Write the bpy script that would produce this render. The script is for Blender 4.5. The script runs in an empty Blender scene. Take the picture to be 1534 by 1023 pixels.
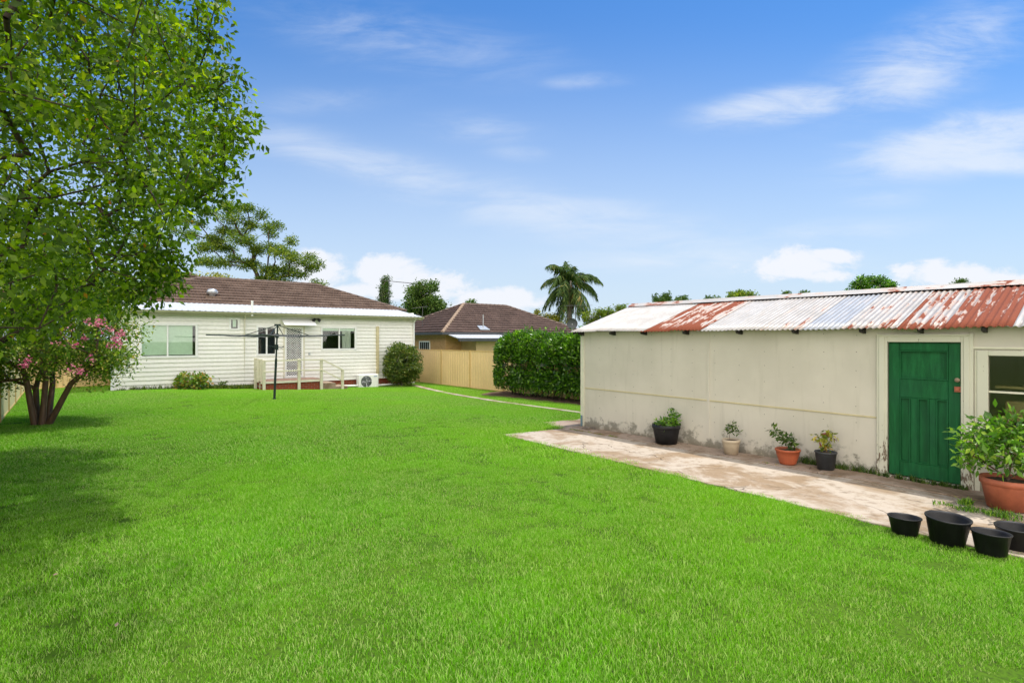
import bpy, bmesh, math, random
import numpy as np
from mathutils import Vector, Matrix
random.seed(7); rng = np.random.default_rng(7)
scene = bpy.context.scene
C = scene.collection
F = 800.0; H = 2.0; CX = 767.0; HY = 508.0

# ------------------------------------------------------------------ terrain
def g(x, y):
    t = (y + .55 * x - 12) / 11.0
    t = np.clip(t, 0, 1)
    return -.36 * t * t * (3 - 2 * t)
def gz(x, y): return float(g(np.float64(x), np.float64(y)))

# ------------------------------------------------------------------ object helpers
def tag(o, label=None, cat=None, group=None, kind=None):
    if label: o['label'] = label
    if cat: o['category'] = cat
    if group: o['group'] = group
    if kind: o['kind'] = kind
    return o
def empty(name, loc, label, cat, group=None, rz=0):
    o = bpy.data.objects.new(name, None); C.objects.link(o)
    o.location = loc; o.rotation_euler = (0, 0, rz); o.empty_display_size = .1
    return tag(o, label, cat, group)
def link(name, me, m, parent=None, smooth=False):
    o = bpy.data.objects.new(name, me); C.objects.link(o)
    if m is not None:
        if isinstance(m, (list, tuple)):
            for k in m: me.materials.append(k)
        else: me.materials.append(m)
    if smooth and len(me.polygons):
        me.polygons.foreach_set('use_smooth', [True] * len(me.polygons))
    if parent: o.parent = parent
    return o
def npmesh(name, V, faces, attrs=None, uv=None):
    """V (n,3); faces (m,k) array of equal-size faces"""
    me = bpy.data.meshes.new(name)
    V = np.asarray(V, np.float32); faces = np.asarray(faces, np.int32)
    m, k = faces.shape
    me.vertices.add(len(V)); me.vertices.foreach_set('co', V.ravel())
    me.loops.add(m * k); me.loops.foreach_set('vertex_index', faces.ravel())
    me.polygons.add(m); me.polygons.foreach_set('loop_start', np.arange(0, m * k, k, dtype=np.int32))
    if attrs:
        for n, a in attrs.items():
            a = np.asarray(a, np.float32)
            if a.ndim == 1:
                at = me.attributes.new(n, 'FLOAT', 'POINT'); at.data.foreach_set('value', a)
            else:
                at = me.attributes.new(n, 'FLOAT_VECTOR', 'POINT'); at.data.foreach_set('vector', a.ravel())
    me.update(calc_edges=True); me.validate()
    return me
class MB:
    """collects shapes and links them as one mesh object"""
    def __init__(s): s.v = []; s.f = []; s.g = []
    def add(s, vs, fs):
        s.g.append((list(vs), list(fs))); b = len(s.v); s.v += [tuple(p) for p in vs]; s.f += [tuple(i + b for i in f) for f in fs]; return s
    def hexa(s, p):  # 8 points: bottom loop then top loop
        return s.add(p, [(3, 2, 1, 0), (4, 5, 6, 7), (0, 1, 5, 4), (1, 2, 6, 5), (2, 3, 7, 6), (3, 0, 4, 7)])
    def box(s, x0, x1, y0, y1, z0, z1, B=None):
        p = [(x0, y0, z0), (x1, y0, z0), (x1, y1, z0), (x0, y1, z0), (x0, y0, z1), (x1, y0, z1), (x1, y1, z1), (x0, y1, z1)]
        if B: p = [B(*q) for q in p]
        return s.hexa(p)
    def tube(s, pts, r, n=8, cap=True):
        pts = [Vector(p) for p in pts]
        rs = r if isinstance(r, (list, tuple)) else [r] * len(pts)
        rings = []
        up = None
        for i, p in enumerate(pts):
            d = (pts[min(i + 1, len(pts) - 1)] - pts[max(i - 1, 0)]).normalized()
            if up is None: up = Vector((0, 0, 1)) if abs(d.z) < .9 else Vector((1, 0, 0))
            a = d.cross(up).normalized(); b = d.cross(a).normalized(); up = b.cross(d) if False else up
            rings.append([p + a * math.cos(2 * math.pi * k / n) * rs[i] + b * math.sin(2 * math.pi * k / n) * rs[i] for k in range(n)])
        vs = [q for R in rings for q in R]; fs = []
        for i in range(len(pts) - 1):
            for k in range(n):
                k2 = (k + 1) % n
                fs.append((i * n + k, i * n + k2, (i + 1) * n + k2, (i + 1) * n + k))
        if cap:
            fs.append(tuple(range(n))[::-1]); fs.append(tuple((len(pts) - 1) * n + k for k in range(n)))
        return s.add(vs, fs)
    def lathe(s, prof, n=28, c=(0, 0, 0)):
        vs = []; fs = []
        for r, z in prof:
            for k in range(n):
                a = 2 * math.pi * k / n
                vs.append((c[0] + r * math.cos(a), c[1] + r * math.sin(a), c[2] + z))
        for i in range(len(prof) - 1):
            for k in range(n):
                k2 = (k + 1) % n
                fs.append((i * n + k, i * n + k2, (i + 1) * n + k2, (i + 1) * n + k))
        fs.append(tuple(range(n))[::-1]); fs.append(tuple((len(prof) - 1) * n + k for k in range(n)))
        return s.add(vs, fs)
    def build(s, name, m, parent=None, smooth=False, bevel=0):
        me = bpy.data.meshes.new(name); me.from_pydata(s.v, [], s.f); me.update()
        bm = bmesh.new(); bm.from_mesh(me)
        bmesh.ops.recalc_face_normals(bm, faces=bm.faces)
        if bevel:
            bmesh.ops.bevel(bm, geom=[e for e in bm.edges if len(e.link_faces) == 2 and e.calc_face_angle(0) > .6], offset=bevel, segments=1, affect='EDGES')
        bm.to_mesh(me); bm.free()
        o = link(name, me, m, parent, smooth)
        return o

def each(fn, mb, k=1):
    """one object for every k shapes collected in mb"""
    r = None
    for i in range(0, len(mb.g), k):
        q = MB()
        for vs, fs in mb.g[i:i + k]: q.add(vs, fs)
        r = fn(q)
    return r
# ------------------------------------------------------------------ materials
def new_mat(name):
    m = bpy.data.materials.new(name); m.use_nodes = True
    nt = m.node_tree; nt.nodes.clear()
    return m, nt
def N(nt, t, **kw):
    n = nt.nodes.new(t)
    for k, v in kw.items():
        if hasattr(n, k): setattr(n, k, v)
        else: n.inputs[k].default_value = v
    return n
def noise(nt, vec, scale, detail=4, rough=.55, dist=0):
    n = N(nt, 'ShaderNodeTexNoise'); n.inputs['Scale'].default_value = scale; n.inputs['Detail'].default_value = detail
    n.inputs['Roughness'].default_value = rough; n.inputs['Distortion'].default_value = dist
    if vec is not None: nt.links.new(vec, n.inputs['Vector'])
    return n.outputs['Fac']
def mapr(nt, v, a, b, c=0, d=1, smooth=True):
    n = N(nt, 'ShaderNodeMapRange'); n.inputs[1].default_value = a; n.inputs[2].default_value = b
    n.inputs[3].default_value = c; n.inputs[4].default_value = d
    if smooth: n.interpolation_type = 'SMOOTHSTEP'
    nt.links.new(v, n.inputs[0]); return n.outputs[0]
def mth(nt, op, a, b=None):
    n = N(nt, 'ShaderNodeMath', operation=op)
    for i, x in enumerate((a, b)):
        if x is None: continue
        if isinstance(x, (int, float)): n.inputs[i].default_value = x
        else: nt.links.new(x, n.inputs[i])
    return n.outputs[0]
def mixc(nt, f, a, b, mode='MIX'):
    n = N(nt, 'ShaderNodeMix', data_type='RGBA', blend_type=mode)
    for sock, x in ((n.inputs[0], f), (n.inputs[6], a), (n.inputs[7], b)):
        if isinstance(x, (int, float)): sock.default_value = x
        elif isinstance(x, (tuple, list)): sock.default_value = (*x[:3], 1)
        else: nt.links.new(x, sock)
    return n.outputs[2]
def coords(nt, kind='Object', scale=None, rot=None):
    t = N(nt, 'ShaderNodeTexCoord'); o = t.outputs[kind]
    if scale or rot:
        mp = N(nt, 'ShaderNodeMapping')
        if scale: mp.inputs['Scale'].default_value = scale
        if rot: mp.inputs['Rotation'].default_value = rot
        nt.links.new(o, mp.inputs[0]); o = mp.outputs[0]
    return o
def finish(nt, col, rough=.6, bump=None, bstr=.3, bdist=.01, metal=0, spec=.5, **kw):
    p = N(nt, 'ShaderNodeBsdfPrincipled'); out = N(nt, 'ShaderNodeOutputMaterial')
    if isinstance(col, (tuple, list)): p.inputs['Base Color'].default_value = (*col[:3], 1)
    else: nt.links.new(col, p.inputs['Base Color'])
    for nm, v in (('Roughness', rough), ('Metallic', metal), ('Specular IOR Level', spec)):
        if isinstance(v, (int, float)): p.inputs[nm].default_value = v
        else: nt.links.new(v, p.inputs[nm])
    if bump is not None:
        b = N(nt, 'ShaderNodeBump'); b.inputs['Strength'].default_value = bstr; b.inputs['Distance'].default_value = bdist
        nt.links.new(bump, b.inputs['Height']); nt.links.new(b.outputs[0], p.inputs['Normal'])
    nt.links.new(p.outputs[0], out.inputs[0]); return p
def plain(name, c, var=.15, scale=6, rough=.6, bump=.15, metal=0, spec=.5, stretch=None, c2=None):
    m, nt = new_mat(name); v = coords(nt, 'Object', stretch)
    a = noise(nt, v, scale, 5); f = noise(nt, v, scale * 9, 3)
    lo = tuple(x * (1 - var) for x in c); hi = tuple(min(1, x * (1 + var)) for x in c)
    if c2: hi = c2
    col = mixc(nt, mapr(nt, a, .3, .7), lo, hi)
    col = mixc(nt, mapr(nt, f, .35, .7, 0, .25), col, tuple(x * .75 for x in c))
    finish(nt, col, rough, f, bump, .004, metal, spec); return m
def leafmat(name, cols, trans=.45, rough=.45, spec=.35, tint=(.9, 1.25, .35), tstr=1.0):
    """cols: list of (pos, colour) picked by a per-leaf random number"""
    m, nt = new_mat(name)
    at = N(nt, 'ShaderNodeAttribute', attribute_name='rnd')
    rp = N(nt, 'ShaderNodeValToRGB'); nt.links.new(at.outputs['Fac'], rp.inputs[0])
    cols = [(p, (min(1, c[0] * 1.75), min(1, c[1] * 1.5), c[2] * 1.1)) for p, c in cols]
    e = rp.color_ramp.elements
    while len(e) < len(cols): e.new(.5)
    for i, (p, c) in enumerate(cols): e[i].position = p; e[i].color = (*c, 1)
    p = N(nt, 'ShaderNodeBsdfPrincipled'); nt.links.new(rp.outputs[0], p.inputs['Base Color'])
    p.inputs['Roughness'].default_value = rough; p.inputs['Specular IOR Level'].default_value = spec
    t = N(nt, 'ShaderNodeBsdfTranslucent')
    tc = mixc(nt, 1.0, rp.outputs[0], tuple(x * tstr for x in tint), 'MULTIPLY')
    nt.links.new(tc, t.inputs[0])
    mx = N(nt, 'ShaderNodeMixShader'); mx.inputs[0].default_value = trans
    nt.links.new(p.outputs[0], mx.inputs[1]); nt.links.new(t.outputs[0], mx.inputs[2])
    out = N(nt, 'ShaderNodeOutputMaterial'); nt.links.new(mx.outputs[0], out.inputs[0]); return m

def mat_ground():
    m, nt = new_mat('ground'); v = coords(nt)
    a = noise(nt, v, .6, 5); b = noise(nt, v, 30, 4)
    col = mixc(nt, mapr(nt, a, .35, .65), (.05, .115, .006), (.075, .15, .01))
    col = mixc(nt, mapr(nt, b, .45, .75), col, (.03, .05, .01))
    finish(nt, col, .9, b, .8, .02, spec=.1); return m
def mat_concrete(name, light, dirty, rust=.5):
    m, nt = new_mat(name); v = coords(nt)
    a = noise(nt, v, 1.0, 9, .68, .5); b = noise(nt, v, 7, 8, .7); c = noise(nt, v, 60, 3)
    w = noise(nt, coords(nt, 'Object', (1, 1, 1), (0, 0, .86)), 2.3, 5, .7, 1.2)
    col = mixc(nt, mapr(nt, a, .44, .58), light, dirty)
    col = mixc(nt, mapr(nt, b, .5, .68, 0, .65), col, tuple(x * .62 for x in dirty))
    col = mixc(nt, mapr(nt, w, .55, .66, 0, .6), col, tuple(min(1, x * 1.08) for x in light))
    vo = N(nt, 'ShaderNodeTexVoronoi', feature='DISTANCE_TO_EDGE'); vo.inputs['Scale'].default_value = .75
    wob = N(nt, 'ShaderNodeTexNoise'); wob.inputs['Scale'].default_value = 3.0; nt.links.new(v, wob.inputs['Vector'])
    vm = N(nt, 'ShaderNodeVectorMath', operation='ADD'); nt.links.new(v, vm.inputs[0])
    sc = N(nt, 'ShaderNodeVectorMath', operation='SCALE'); sc.inputs['Scale'].default_value = .35
    nt.links.new(wob.outputs['Color'], sc.inputs[0]); nt.links.new(sc.outputs[0], vm.inputs[1]); nt.links.new(vm.outputs[0], vo.inputs['Vector'])
    crk = mth(nt, 'MULTIPLY', mapr(nt, vo.outputs[0], .0, .007, 1, 0), mapr(nt, noise(nt, v, .9, 2), .5, .56))
    col = mixc(nt, crk, col, (.06, .045, .03))
    col = mixc(nt, mapr(nt, c, .6, .75, 0, .35), col, (.12, .09, .06))
    finish(nt, col, .85, mth(nt, 'SUBTRACT', b, mth(nt, 'MULTIPLY', crk, .8)), .5, .01, spec=.25); return m
def mat_shedwall():
    m, nt = new_mat('shed_wall_paint'); v = coords(nt)
    sx = N(nt, 'ShaderNodeSeparateXYZ'); nt.links.new(v, sx.inputs[0])
    a = noise(nt, v, 1.1, 5); b = noise(nt, v, 4.5, 6, .68); c = noise(nt, v, 40, 3)
    col = mixc(nt, mapr(nt, a, .3, .7), (.53, .49, .415), (.60, .555, .475))
    low = mapr(nt, sx.outputs['Z'], .02, .55, 1, 0)
    mould = mth(nt, 'MULTIPLY', mapr(nt, mth(nt, 'ADD', b, mth(nt, 'MULTIPLY', low, .24)), .64, .78), mapr(nt, sx.outputs['Z'], .25, .62, 1, 0))
    col = mixc(nt, mth(nt, 'MULTIPLY', mould, .75), col, (.15, .14, .11))
    col = mixc(nt, mapr(nt, sx.outputs['Z'], .0, .16, .5, 0), col, (.2, .15, .09))
    st = noise(nt, coords(nt, 'Object', (5, 5, .5)), 2, 4)
    col = mixc(nt, mapr(nt, st, .54, .72, 0, .2), col, (.36, .33, .26))
    finish(nt, col, .6, mth(nt, 'ADD', a, mth(nt, 'MULTIPLY', c, .05)), .35, .03, spec=.3); return m
def mat_flaky(name, c, peel=(.16, .11, .07), thr=.6, spread=.10):
    m, nt = new_mat(name); v = coords(nt)
    sx = N(nt, 'ShaderNodeSeparateXYZ'); nt.links.new(v, sx.inputs[0])
    a = noise(nt, coords(nt, 'Object', (3, 3, 1)), 7, 7, .7)
    low = mapr(nt, sx.outputs['Z'], .1, 1.0, .16, 0)
    k = mapr(nt, mth(nt, 'ADD', a, low), thr, thr + .03)
    col = mixc(nt, noise(nt, v, 3, 3), tuple(x * .9 for x in c), c)
    col = mixc(nt, k, col, peel)
    finish(nt, col, .55, mth(nt, 'MULTIPLY', k, -1), .7, .004); return m
def mat_greendoor():
    m, nt = new_mat('green_door_paint'); v = coords(nt, 'Object', (6, 6, .8))
    a = noise(nt, v, 3, 6, .7); b = noise(nt, coords(nt), 1.3, 4)
    col = mixc(nt, mapr(nt, a, .35, .7), (.004, .072, .020), (.010, .125, .036))
    col = mixc(nt, mapr(nt, b, .45, .7, 0, .5), col, (.010, .075, .034))
    col = mixc(nt, mapr(nt, a, .66, .74, 0, .4), col, (.05, .14, .065))
    finish(nt, col, .55, a, .35, .004, spec=.2); return m
def mat_corr():
    m, nt = new_mat('corrugated_iron')
    at = N(nt, 'ShaderNodeAttribute', attribute_name='sheet')   # x rust, y galvanised, z random
    uvn = N(nt, 'ShaderNodeAttribute', attribute_name='suv')    # x along wall, y down the slope, z height in the wave
    s = N(nt, 'ShaderNodeSeparateXYZ'); nt.links.new(at.outputs['Vector'], s.inputs[0])
    q = N(nt, 'ShaderNodeSeparateXYZ'); nt.links.new(uvn.outputs['Vector'], q.inputs[0])
    mp = N(nt, 'ShaderNodeMapping'); mp.inputs['Scale'].default_value = (6.0, 1.3, 0); nt.links.new(uvn.outputs['Vector'], mp.inputs[0])
    st = noise(nt, mp.outputs[0], 1.6, 6, .68, .3)
    mp2 = N(nt, 'ShaderNodeMapping'); mp2.inputs['Scale'].default_value = (1.6, 1.1, 0); nt.links.new(uvn.outputs['Vector'], mp2.inputs[0])
    bl = noise(nt, mp2.outputs[0], 2.0, 7, .7)
    fine = noise(nt, uvn.outputs['Vector'], 45, 4, .7)
    wi = N(nt, 'ShaderNodeTexWhiteNoise', noise_dimensions='1D'); nt.links.new(mth(nt, 'FLOOR', mth(nt, 'DIVIDE', q.outputs[0], .076)), wi.inputs['W'])
    mp3 = N(nt, 'ShaderNodeMapping'); mp3.inputs['Scale'].default_value = (13.0, 1.6, 0); nt.links.new(uvn.outputs['Vector'], mp3.inputs[0])
    st2 = noise(nt, mp3.outputs[0], 1.0, 5, .65, .2)
    white = mixc(nt, mapr(nt, bl, .3, .7), (.34, .32, .29), (.49, .475, .46))
    galv = mixc(nt, mapr(nt, st, .3, .7), (.27, .295, .335), (.38, .41, .45))
    col = mixc(nt, s.outputs[1], white, galv)
    dull = mapr(nt, st, .5, .66, 0, .35)
    col = mixc(nt, dull, col, (.42, .34, .27))
    # trough dirt, painted darker to stand in for weak shading of the corrugations
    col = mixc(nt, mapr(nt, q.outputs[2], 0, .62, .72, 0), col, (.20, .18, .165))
    rv = mth(nt, 'ADD', mth(nt, 'ADD', mth(nt, 'MULTIPLY', st2, .62), mth(nt, 'MULTIPLY', bl, .42)), mth(nt, 'MULTIPLY', s.outputs[0], .50))
    rv = mth(nt, 'ADD', rv, mth(nt, 'MULTIPLY', mth(nt, 'SUBTRACT', wi.outputs[0], .5), .13))
    rv = mth(nt, 'ADD', rv, mth(nt, 'MULTIPLY', mth(nt, 'SUBTRACT', q.outputs[2], .5), .05))
    edge = mth(nt, 'ADD', mapr(nt, s.outputs[2], .72, 1, 0, .10), mapr(nt, s.outputs[2], 0, .12, .07, 0))
    rv = mth(nt, 'ADD', rv, mth(nt, 'MULTIPLY', edge, mth(nt, 'ADD', mth(nt, 'MULTIPLY', s.outputs[0], 1.2), .55)))
    rv = mth(nt, 'ADD', rv, mth(nt, 'MULTIPLY', fine, .10))
    stain = mapr(nt, rv, .70, .80); rust = mapr(nt, rv, .78, .82)
    col = mixc(nt, mth(nt, 'MULTIPLY', stain, .35), col, (.55, .30, .16))
    rc = mixc(nt, mapr(nt, fine, .3, .7), (.11, .022, .010), (.26, .065, .022))
    col = mixc(nt, rust, col, rc)
    rg = mapr(nt, rust, 0, 1, .42, .9)
    finish(nt, col, rg, fine, .15, .003, spec=.4); return m
def mat_tiles(name, c1, c2):
    m, nt = new_mat(name)
    at = N(nt, 'ShaderNodeAttribute', attribute_name='tuv')
    q = N(nt, 'ShaderNodeSeparateXYZ'); nt.links.new(at.outputs['Vector'], q.inputs[0])
    wave = mth(nt, 'SINE', mth(nt, 'MULTIPLY', q.outputs[0], 2 * math.pi / .15))
    mp = N(nt, 'ShaderNodeMapping'); mp.inputs['Scale'].default_value = (1 / .30, 1, 0); nt.links.new(at.outputs['Vector'], mp.inputs[0])
    wn = N(nt, 'ShaderNodeTexWhiteNoise'); fl = N(nt, 'ShaderNodeVectorMath', operation='FLOOR'); nt.links.new(mp.outputs[0], fl.inputs[0]); nt.links.new(fl.outputs[0], wn.inputs[0])
    col = mixc(nt, wn.outputs[0], c1, c2)
    a = noise(nt, coords(nt), .9, 5, .65)
    col = mixc(nt, mapr(nt, a, .4, .7, 0, .5), col, tuple(x * .6 for x in c1))
    lich = noise(nt, coords(nt), 5, 5, .7)
    col = mixc(nt, mapr(nt, lich, .62, .72, 0, .5), col, (.28, .25, .2))
    finish(nt, col, .8, wave, .5, .03, spec=.2); return m
def mat_brick(name, c1, c2, mortar, bscale=1):
    m, nt = new_mat(name); 
    at = N(nt, 'ShaderNodeAttribute', attribute_name='wuv')
    b = N(nt, 'ShaderNodeTexBrick'); nt.links.new(at.outputs['Vector'], b.inputs['Vector'])
    b.inputs['Scale'].default_value = bscale; b.inputs['Brick Width'].default_value = .24; b.inputs['Row Height'].default_value = .086
    b.inputs['Mortar Size'].default_value = .006; b.inputs['Color1'].default_value = (*c1, 1); b.inputs['Color2'].default_value = (*c2, 1); b.inputs['Mortar'].default_value = (*mortar, 1)
    finish(nt, b.outputs[0], .85, b.outputs['Fac'], -.4, .01, spec=.2); return m
def mat_glass(name='window_glass', rough=.02, tint=(.92, .96, .93), dens=.35):
    m, nt = new_mat(name)
    gl = N(nt, 'ShaderNodeBsdfGlossy'); gl.inputs['Roughness'].default_value = rough; gl.inputs[0].default_value = (.95, .95, .95, 1)
    tr = N(nt, 'ShaderNodeBsdfTransparent'); tr.inputs[0].default_value = (*tint, 1)
    fr = N(nt, 'ShaderNodeLayerWeight'); fr.inputs[0].default_value = .35
    mx = N(nt, 'ShaderNodeMixShader')
    nt.links.new(mapr(nt, fr.outputs['Fresnel'], 0, 1, .02, .55, False), mx.inputs[0])
    nt.links.new(tr.outputs[0], mx.inputs[1]); nt.links.new(gl.outputs[0], mx.inputs[2])
    out = N(nt, 'ShaderNodeOutputMaterial'); nt.links.new(mx.outputs[0], out.inputs[0]); return m
def mat_grass():
    m, nt = new_mat('grass_blades')
    at = N(nt, 'ShaderNodeAttribute', attribute_name='rnd')
    geo = N(nt, 'ShaderNodeNewGeometry')
    a = noise(nt, geo.outputs['Position'], .45, 4, .6); b = noise(nt, geo.outputs['Position'], 3.2, 4, .65)
    rp = N(nt, 'ShaderNodeValToRGB'); nt.links.new(at.outputs['Fac'], rp.inputs[0]); e = rp.color_ramp.elements
    for i, (p, c) in enumerate([(0, (.04, .14, .004)), (.45, (.17, .45, .010)), (.82, (.35, .72, .06)), (.965, (.50, .78, .14)), (.985, (.58, .60, .28))]):
        if i > 1: e.new(.5)
        e[i].position = p; e[i].color = (*c, 1)
    col = mixc(nt, mapr(nt, a, .38, .62, 0, .3), rp.outputs[0], (.20, .58, .006))
    col = mixc(nt, mapr(nt, b, .5, .75, 0, .22), col, (.36, .55, .06))
    col = mixc(nt, mapr(nt, b, .25, .45, .35, 0), col, (.10, .32, .004))
    c = noise(nt, geo.outputs['Position'], 9, 3, .6); big = noise(nt, geo.outputs['Position'], .16, 3, .5)
    col = mixc(nt, mth(nt, 'MULTIPLY', mapr(nt, c, .60, .72, 0, .65), mapr(nt, at.outputs['Fac'], .35, .55)), col, (.50, .48, .20))
    col = mixc(nt, mapr(nt, big, .40, .62, 0, .35), col, (.30, .58, .02))
    p = N(nt, 'ShaderNodeBsdfPrincipled'); nt.links.new(col, p.inputs['Base Color']); p.inputs['Roughness'].default_value = .6; p.inputs['Specular IOR Level'].default_value = .12
    t = N(nt, 'ShaderNodeBsdfTranslucent'); nt.links.new(mixc(nt, 1.0, col, (1.0, 1.15, .4), 'MULTIPLY'), t.inputs[0])
    mx = N(nt, 'ShaderNodeMixShader'); mx.inputs[0].default_value = .4
    nt.links.new(p.outputs[0], mx.inputs[1]); nt.links.new(t.outputs[0], mx.inputs[2])
    out = N(nt, 'ShaderNodeOutputMaterial'); nt.links.new(mx.outputs[0], out.inputs[0]); return m

M = dict(
    ground=mat_ground(), grass=mat_grass(), shedwall=mat_shedwall(), corr=mat_corr(), door=mat_greendoor(), glass=mat_glass(),
    shedglass=mat_glass('dusty_glass', .08, (.8, .8, .72)),
    concrete=mat_concrete('old_concrete', (.42, .36, .295), (.27, .195, .125)),
    concrete2=mat_concrete('dirty_concrete', (.34, .26, .20), (.22, .15, .095)),
    frame_old=mat_flaky('old_cream_frame', (.60, .58, .47), thr=.66),
    cream=plain('cream_paint', (.66, .63, .50), .05, 3, .5, .05),
    siding=plain('cream_vinyl_siding', (.80, .785, .725), .04, 1.2, .42, .04),
    white=plain('white_frame', (.82, .82, .80), .03, 3, .4, .03),
    whitemetal=plain('white_metal_roof', (.50, .515, .545), .06, 1.5, .4, .05),
    fascia=plain('olive_fascia', (.36, .36, .22), .08, 3, .5, .05),
    rail=plain('pale_rail_paint', (.60, .57, .42), .06, 3, .5, .05),
    beige=plain('beige_strip', (.58, .50, .30), .08, 3, .55, .05),
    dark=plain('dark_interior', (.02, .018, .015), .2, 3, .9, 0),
    blind=plain('pale_green_blind', (.72, .82, .70), .04, 1, .8, .02),
    curtain=plain('white_curtain', (.70, .70, .66), .1, 3, .9, .1, stretch=(14, 14, 1)),
    black=plain('black_plastic', (.014, .014, .016), .35, 8, .5, .1, spec=.3),
    charcoal=plain('charcoal_plastic', (.05, .055, .062), .2, 8, .5, .1),
    terra=plain('terracotta_plastic', (.42, .10, .04), .15, 6, .5, .1),
    terra_old=plain('worn_terracotta', (.40, .11, .055), .22, 5, .6, .2),
    stonepot=plain('beige_ceramic', (.52, .42, .30), .1, 6, .6, .1),
    soil=plain('soil', (.055, .035, .02), .4, 30, .95, .8),
    mulch=plain('garden_bed', (.11, .065, .035), .4, 14, .95, 1.0),
    rafter=plain('black_timber', (.018, .016, .014), .3, 8, .7, .2),
    hoist=plain('dark_green_metal', (.006, .022, .016), .2, 8, .6, .05),
    wire=plain('steel_wire', (.07, .07, .07), .2, 8, .5, 0),
    alu=plain('aluminium', (.5, .5, .5), .1, 8, .4, .05, metal=.6),
    steel=plain('grey_steel', (.45, .47, .48), .15, 8, .35, .1, metal=.5),
    deck=plain('porch_boards', (.20, .12, .085), .2, 4, .7, .2),
    redbrick=mat_brick('red_brick', (.30, .055, .022), (.22, .04, .02), (.25, .2, .16)),
    tanbrick=mat_brick('tan_brick', (.52, .31, .14), (.44, .25, .11), (.46, .34, .2)),
    yellowwall=plain('yellow_render', (.55, .40, .21), .08, 2, .7, .1),
    fence=plain('cream_steel_fence', (.70, .51, .25), .05, 1.2, .42, .03),
    fencepost=plain('cream_steel_post', (.56, .38, .14), .05, 1.2, .42, .03),
    fence_left=plain('pale_cream_fence', (.70, .60, .33), .05, 1.2, .45, .03),
    tile=mat_tiles('brown_roof_tiles', (.125, .085, .068), (.185, .13, .105)),
    tile2=mat_tiles('plum_roof_tiles', (.095, .064, .056), (.14, .095, .082)),
    ridge=plain('ridge_tiles', (.125, .088, .07), .2, 6, .8, .3),
    ridge_tan=plain('tan_ridge_tiles', (.27, .19, .13), .2, 6, .8, .3),
    bark=plain('dark_bark', (.055, .035, .022), .35, 12, .9, .8, stretch=(3, 3, .6)),
    bark_red=plain('smooth_brown_bark', (.12, .065, .038), .35, 6, .6, .3, stretch=(3, 3, .6)),
    bark_grey=plain('grey_bark', (.20, .17, .14), .3, 8, .9, .5, stretch=(3, 3, .6)),
    petal=leafmat('pink_petals', [(0, (.36, .07, .20)), (.6, (.46, .15, .34)), (1, (.5, .3, .42))], .35, .6, .2, (1, .8, .9)),
    leaf_big=leafmat('broad_green_leaves', [(0, (.018, .038, .004)), (.45, (.046, .096, .006)), (.78, (.10, .175, .010)), (.965, (.21, .27, .02)), (.985, (.34, .12, .02))], .5, .45, .3, (1.3, 1.5, .25), 1.35),
    leaf_myrtle=leafmat('myrtle_leaves', [(0, (.028, .07, .012)), (.5, (.09, .18, .022)), (.85, (.20, .30, .04)), (1, (.32, .24, .08))], .4, .45, .3),
    leaf_gum=leafmat('gum_leaves', [(0, (.025, .055, .012)), (.5, (.072, .125, .02)), (.85, (.17, .23, .035)), (1, (.26, .28, .05))], .4, .6, .15),
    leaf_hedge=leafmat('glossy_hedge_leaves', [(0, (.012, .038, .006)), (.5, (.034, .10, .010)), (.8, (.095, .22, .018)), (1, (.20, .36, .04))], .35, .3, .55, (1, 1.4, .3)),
    leaf_shrub=leafmat('olive_shrub_leaves', [(0, (.02, .045, .010)), (.5, (.045, .09, .016)), (.85, (.11, .15, .03)), (1, (.2, .2, .06))], .3, .4, .4),
    leaf_hyd=leafmat('yellowing_leaves', [(0, (.03, .09, .012)), (.5, (.08, .17, .02)), (.75, (.20, .20, .04)), (1, (.32, .13, .05))], .3, .5, .3),
    leaf_pot=leafmat('potted_leaves', [(0, (.025, .075, .010)), (.5, (.06, .16, .015)), (.85, (.13, .28, .03)), (1, (.24, .36, .06))], .4, .35, .5),
    leaf_potdark=leafmat('dark_potted_leaves', [(0, (.016, .045, .012)), (.6, (.045, .09, .02)), (1, (.09, .15, .03))], .3, .4, .4),
    leaf_croton=leafmat('mottled_leaves', [(0, (.05, .09, .02)), (.5, (.17, .22, .03)), (.75, (.30, .30, .06)), (.9, (.16, .03, .03)), (1, (.10, .02, .03))], .3, .4, .4),
    leaf_far=leafmat('distant_green_leaves', [(0, (.02, .05, .012)), (.6, (.045, .095, .02)), (1, (.10, .16, .03))], .3, .5, .3),
    leaf_yel=leafmat('yellow_green_leaves', [(0, (.10, .13, .015)), (1, (.24, .26, .03))], .3, .5, .3),
    leaf_palm=leafmat('palm_leaflets', [(0, (.015, .038, .012)), (.6, (.038, .08, .022)), (.9, (.07, .12, .035)), (1, (.14, .12, .05))], .3, .6, .15),
)

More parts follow.
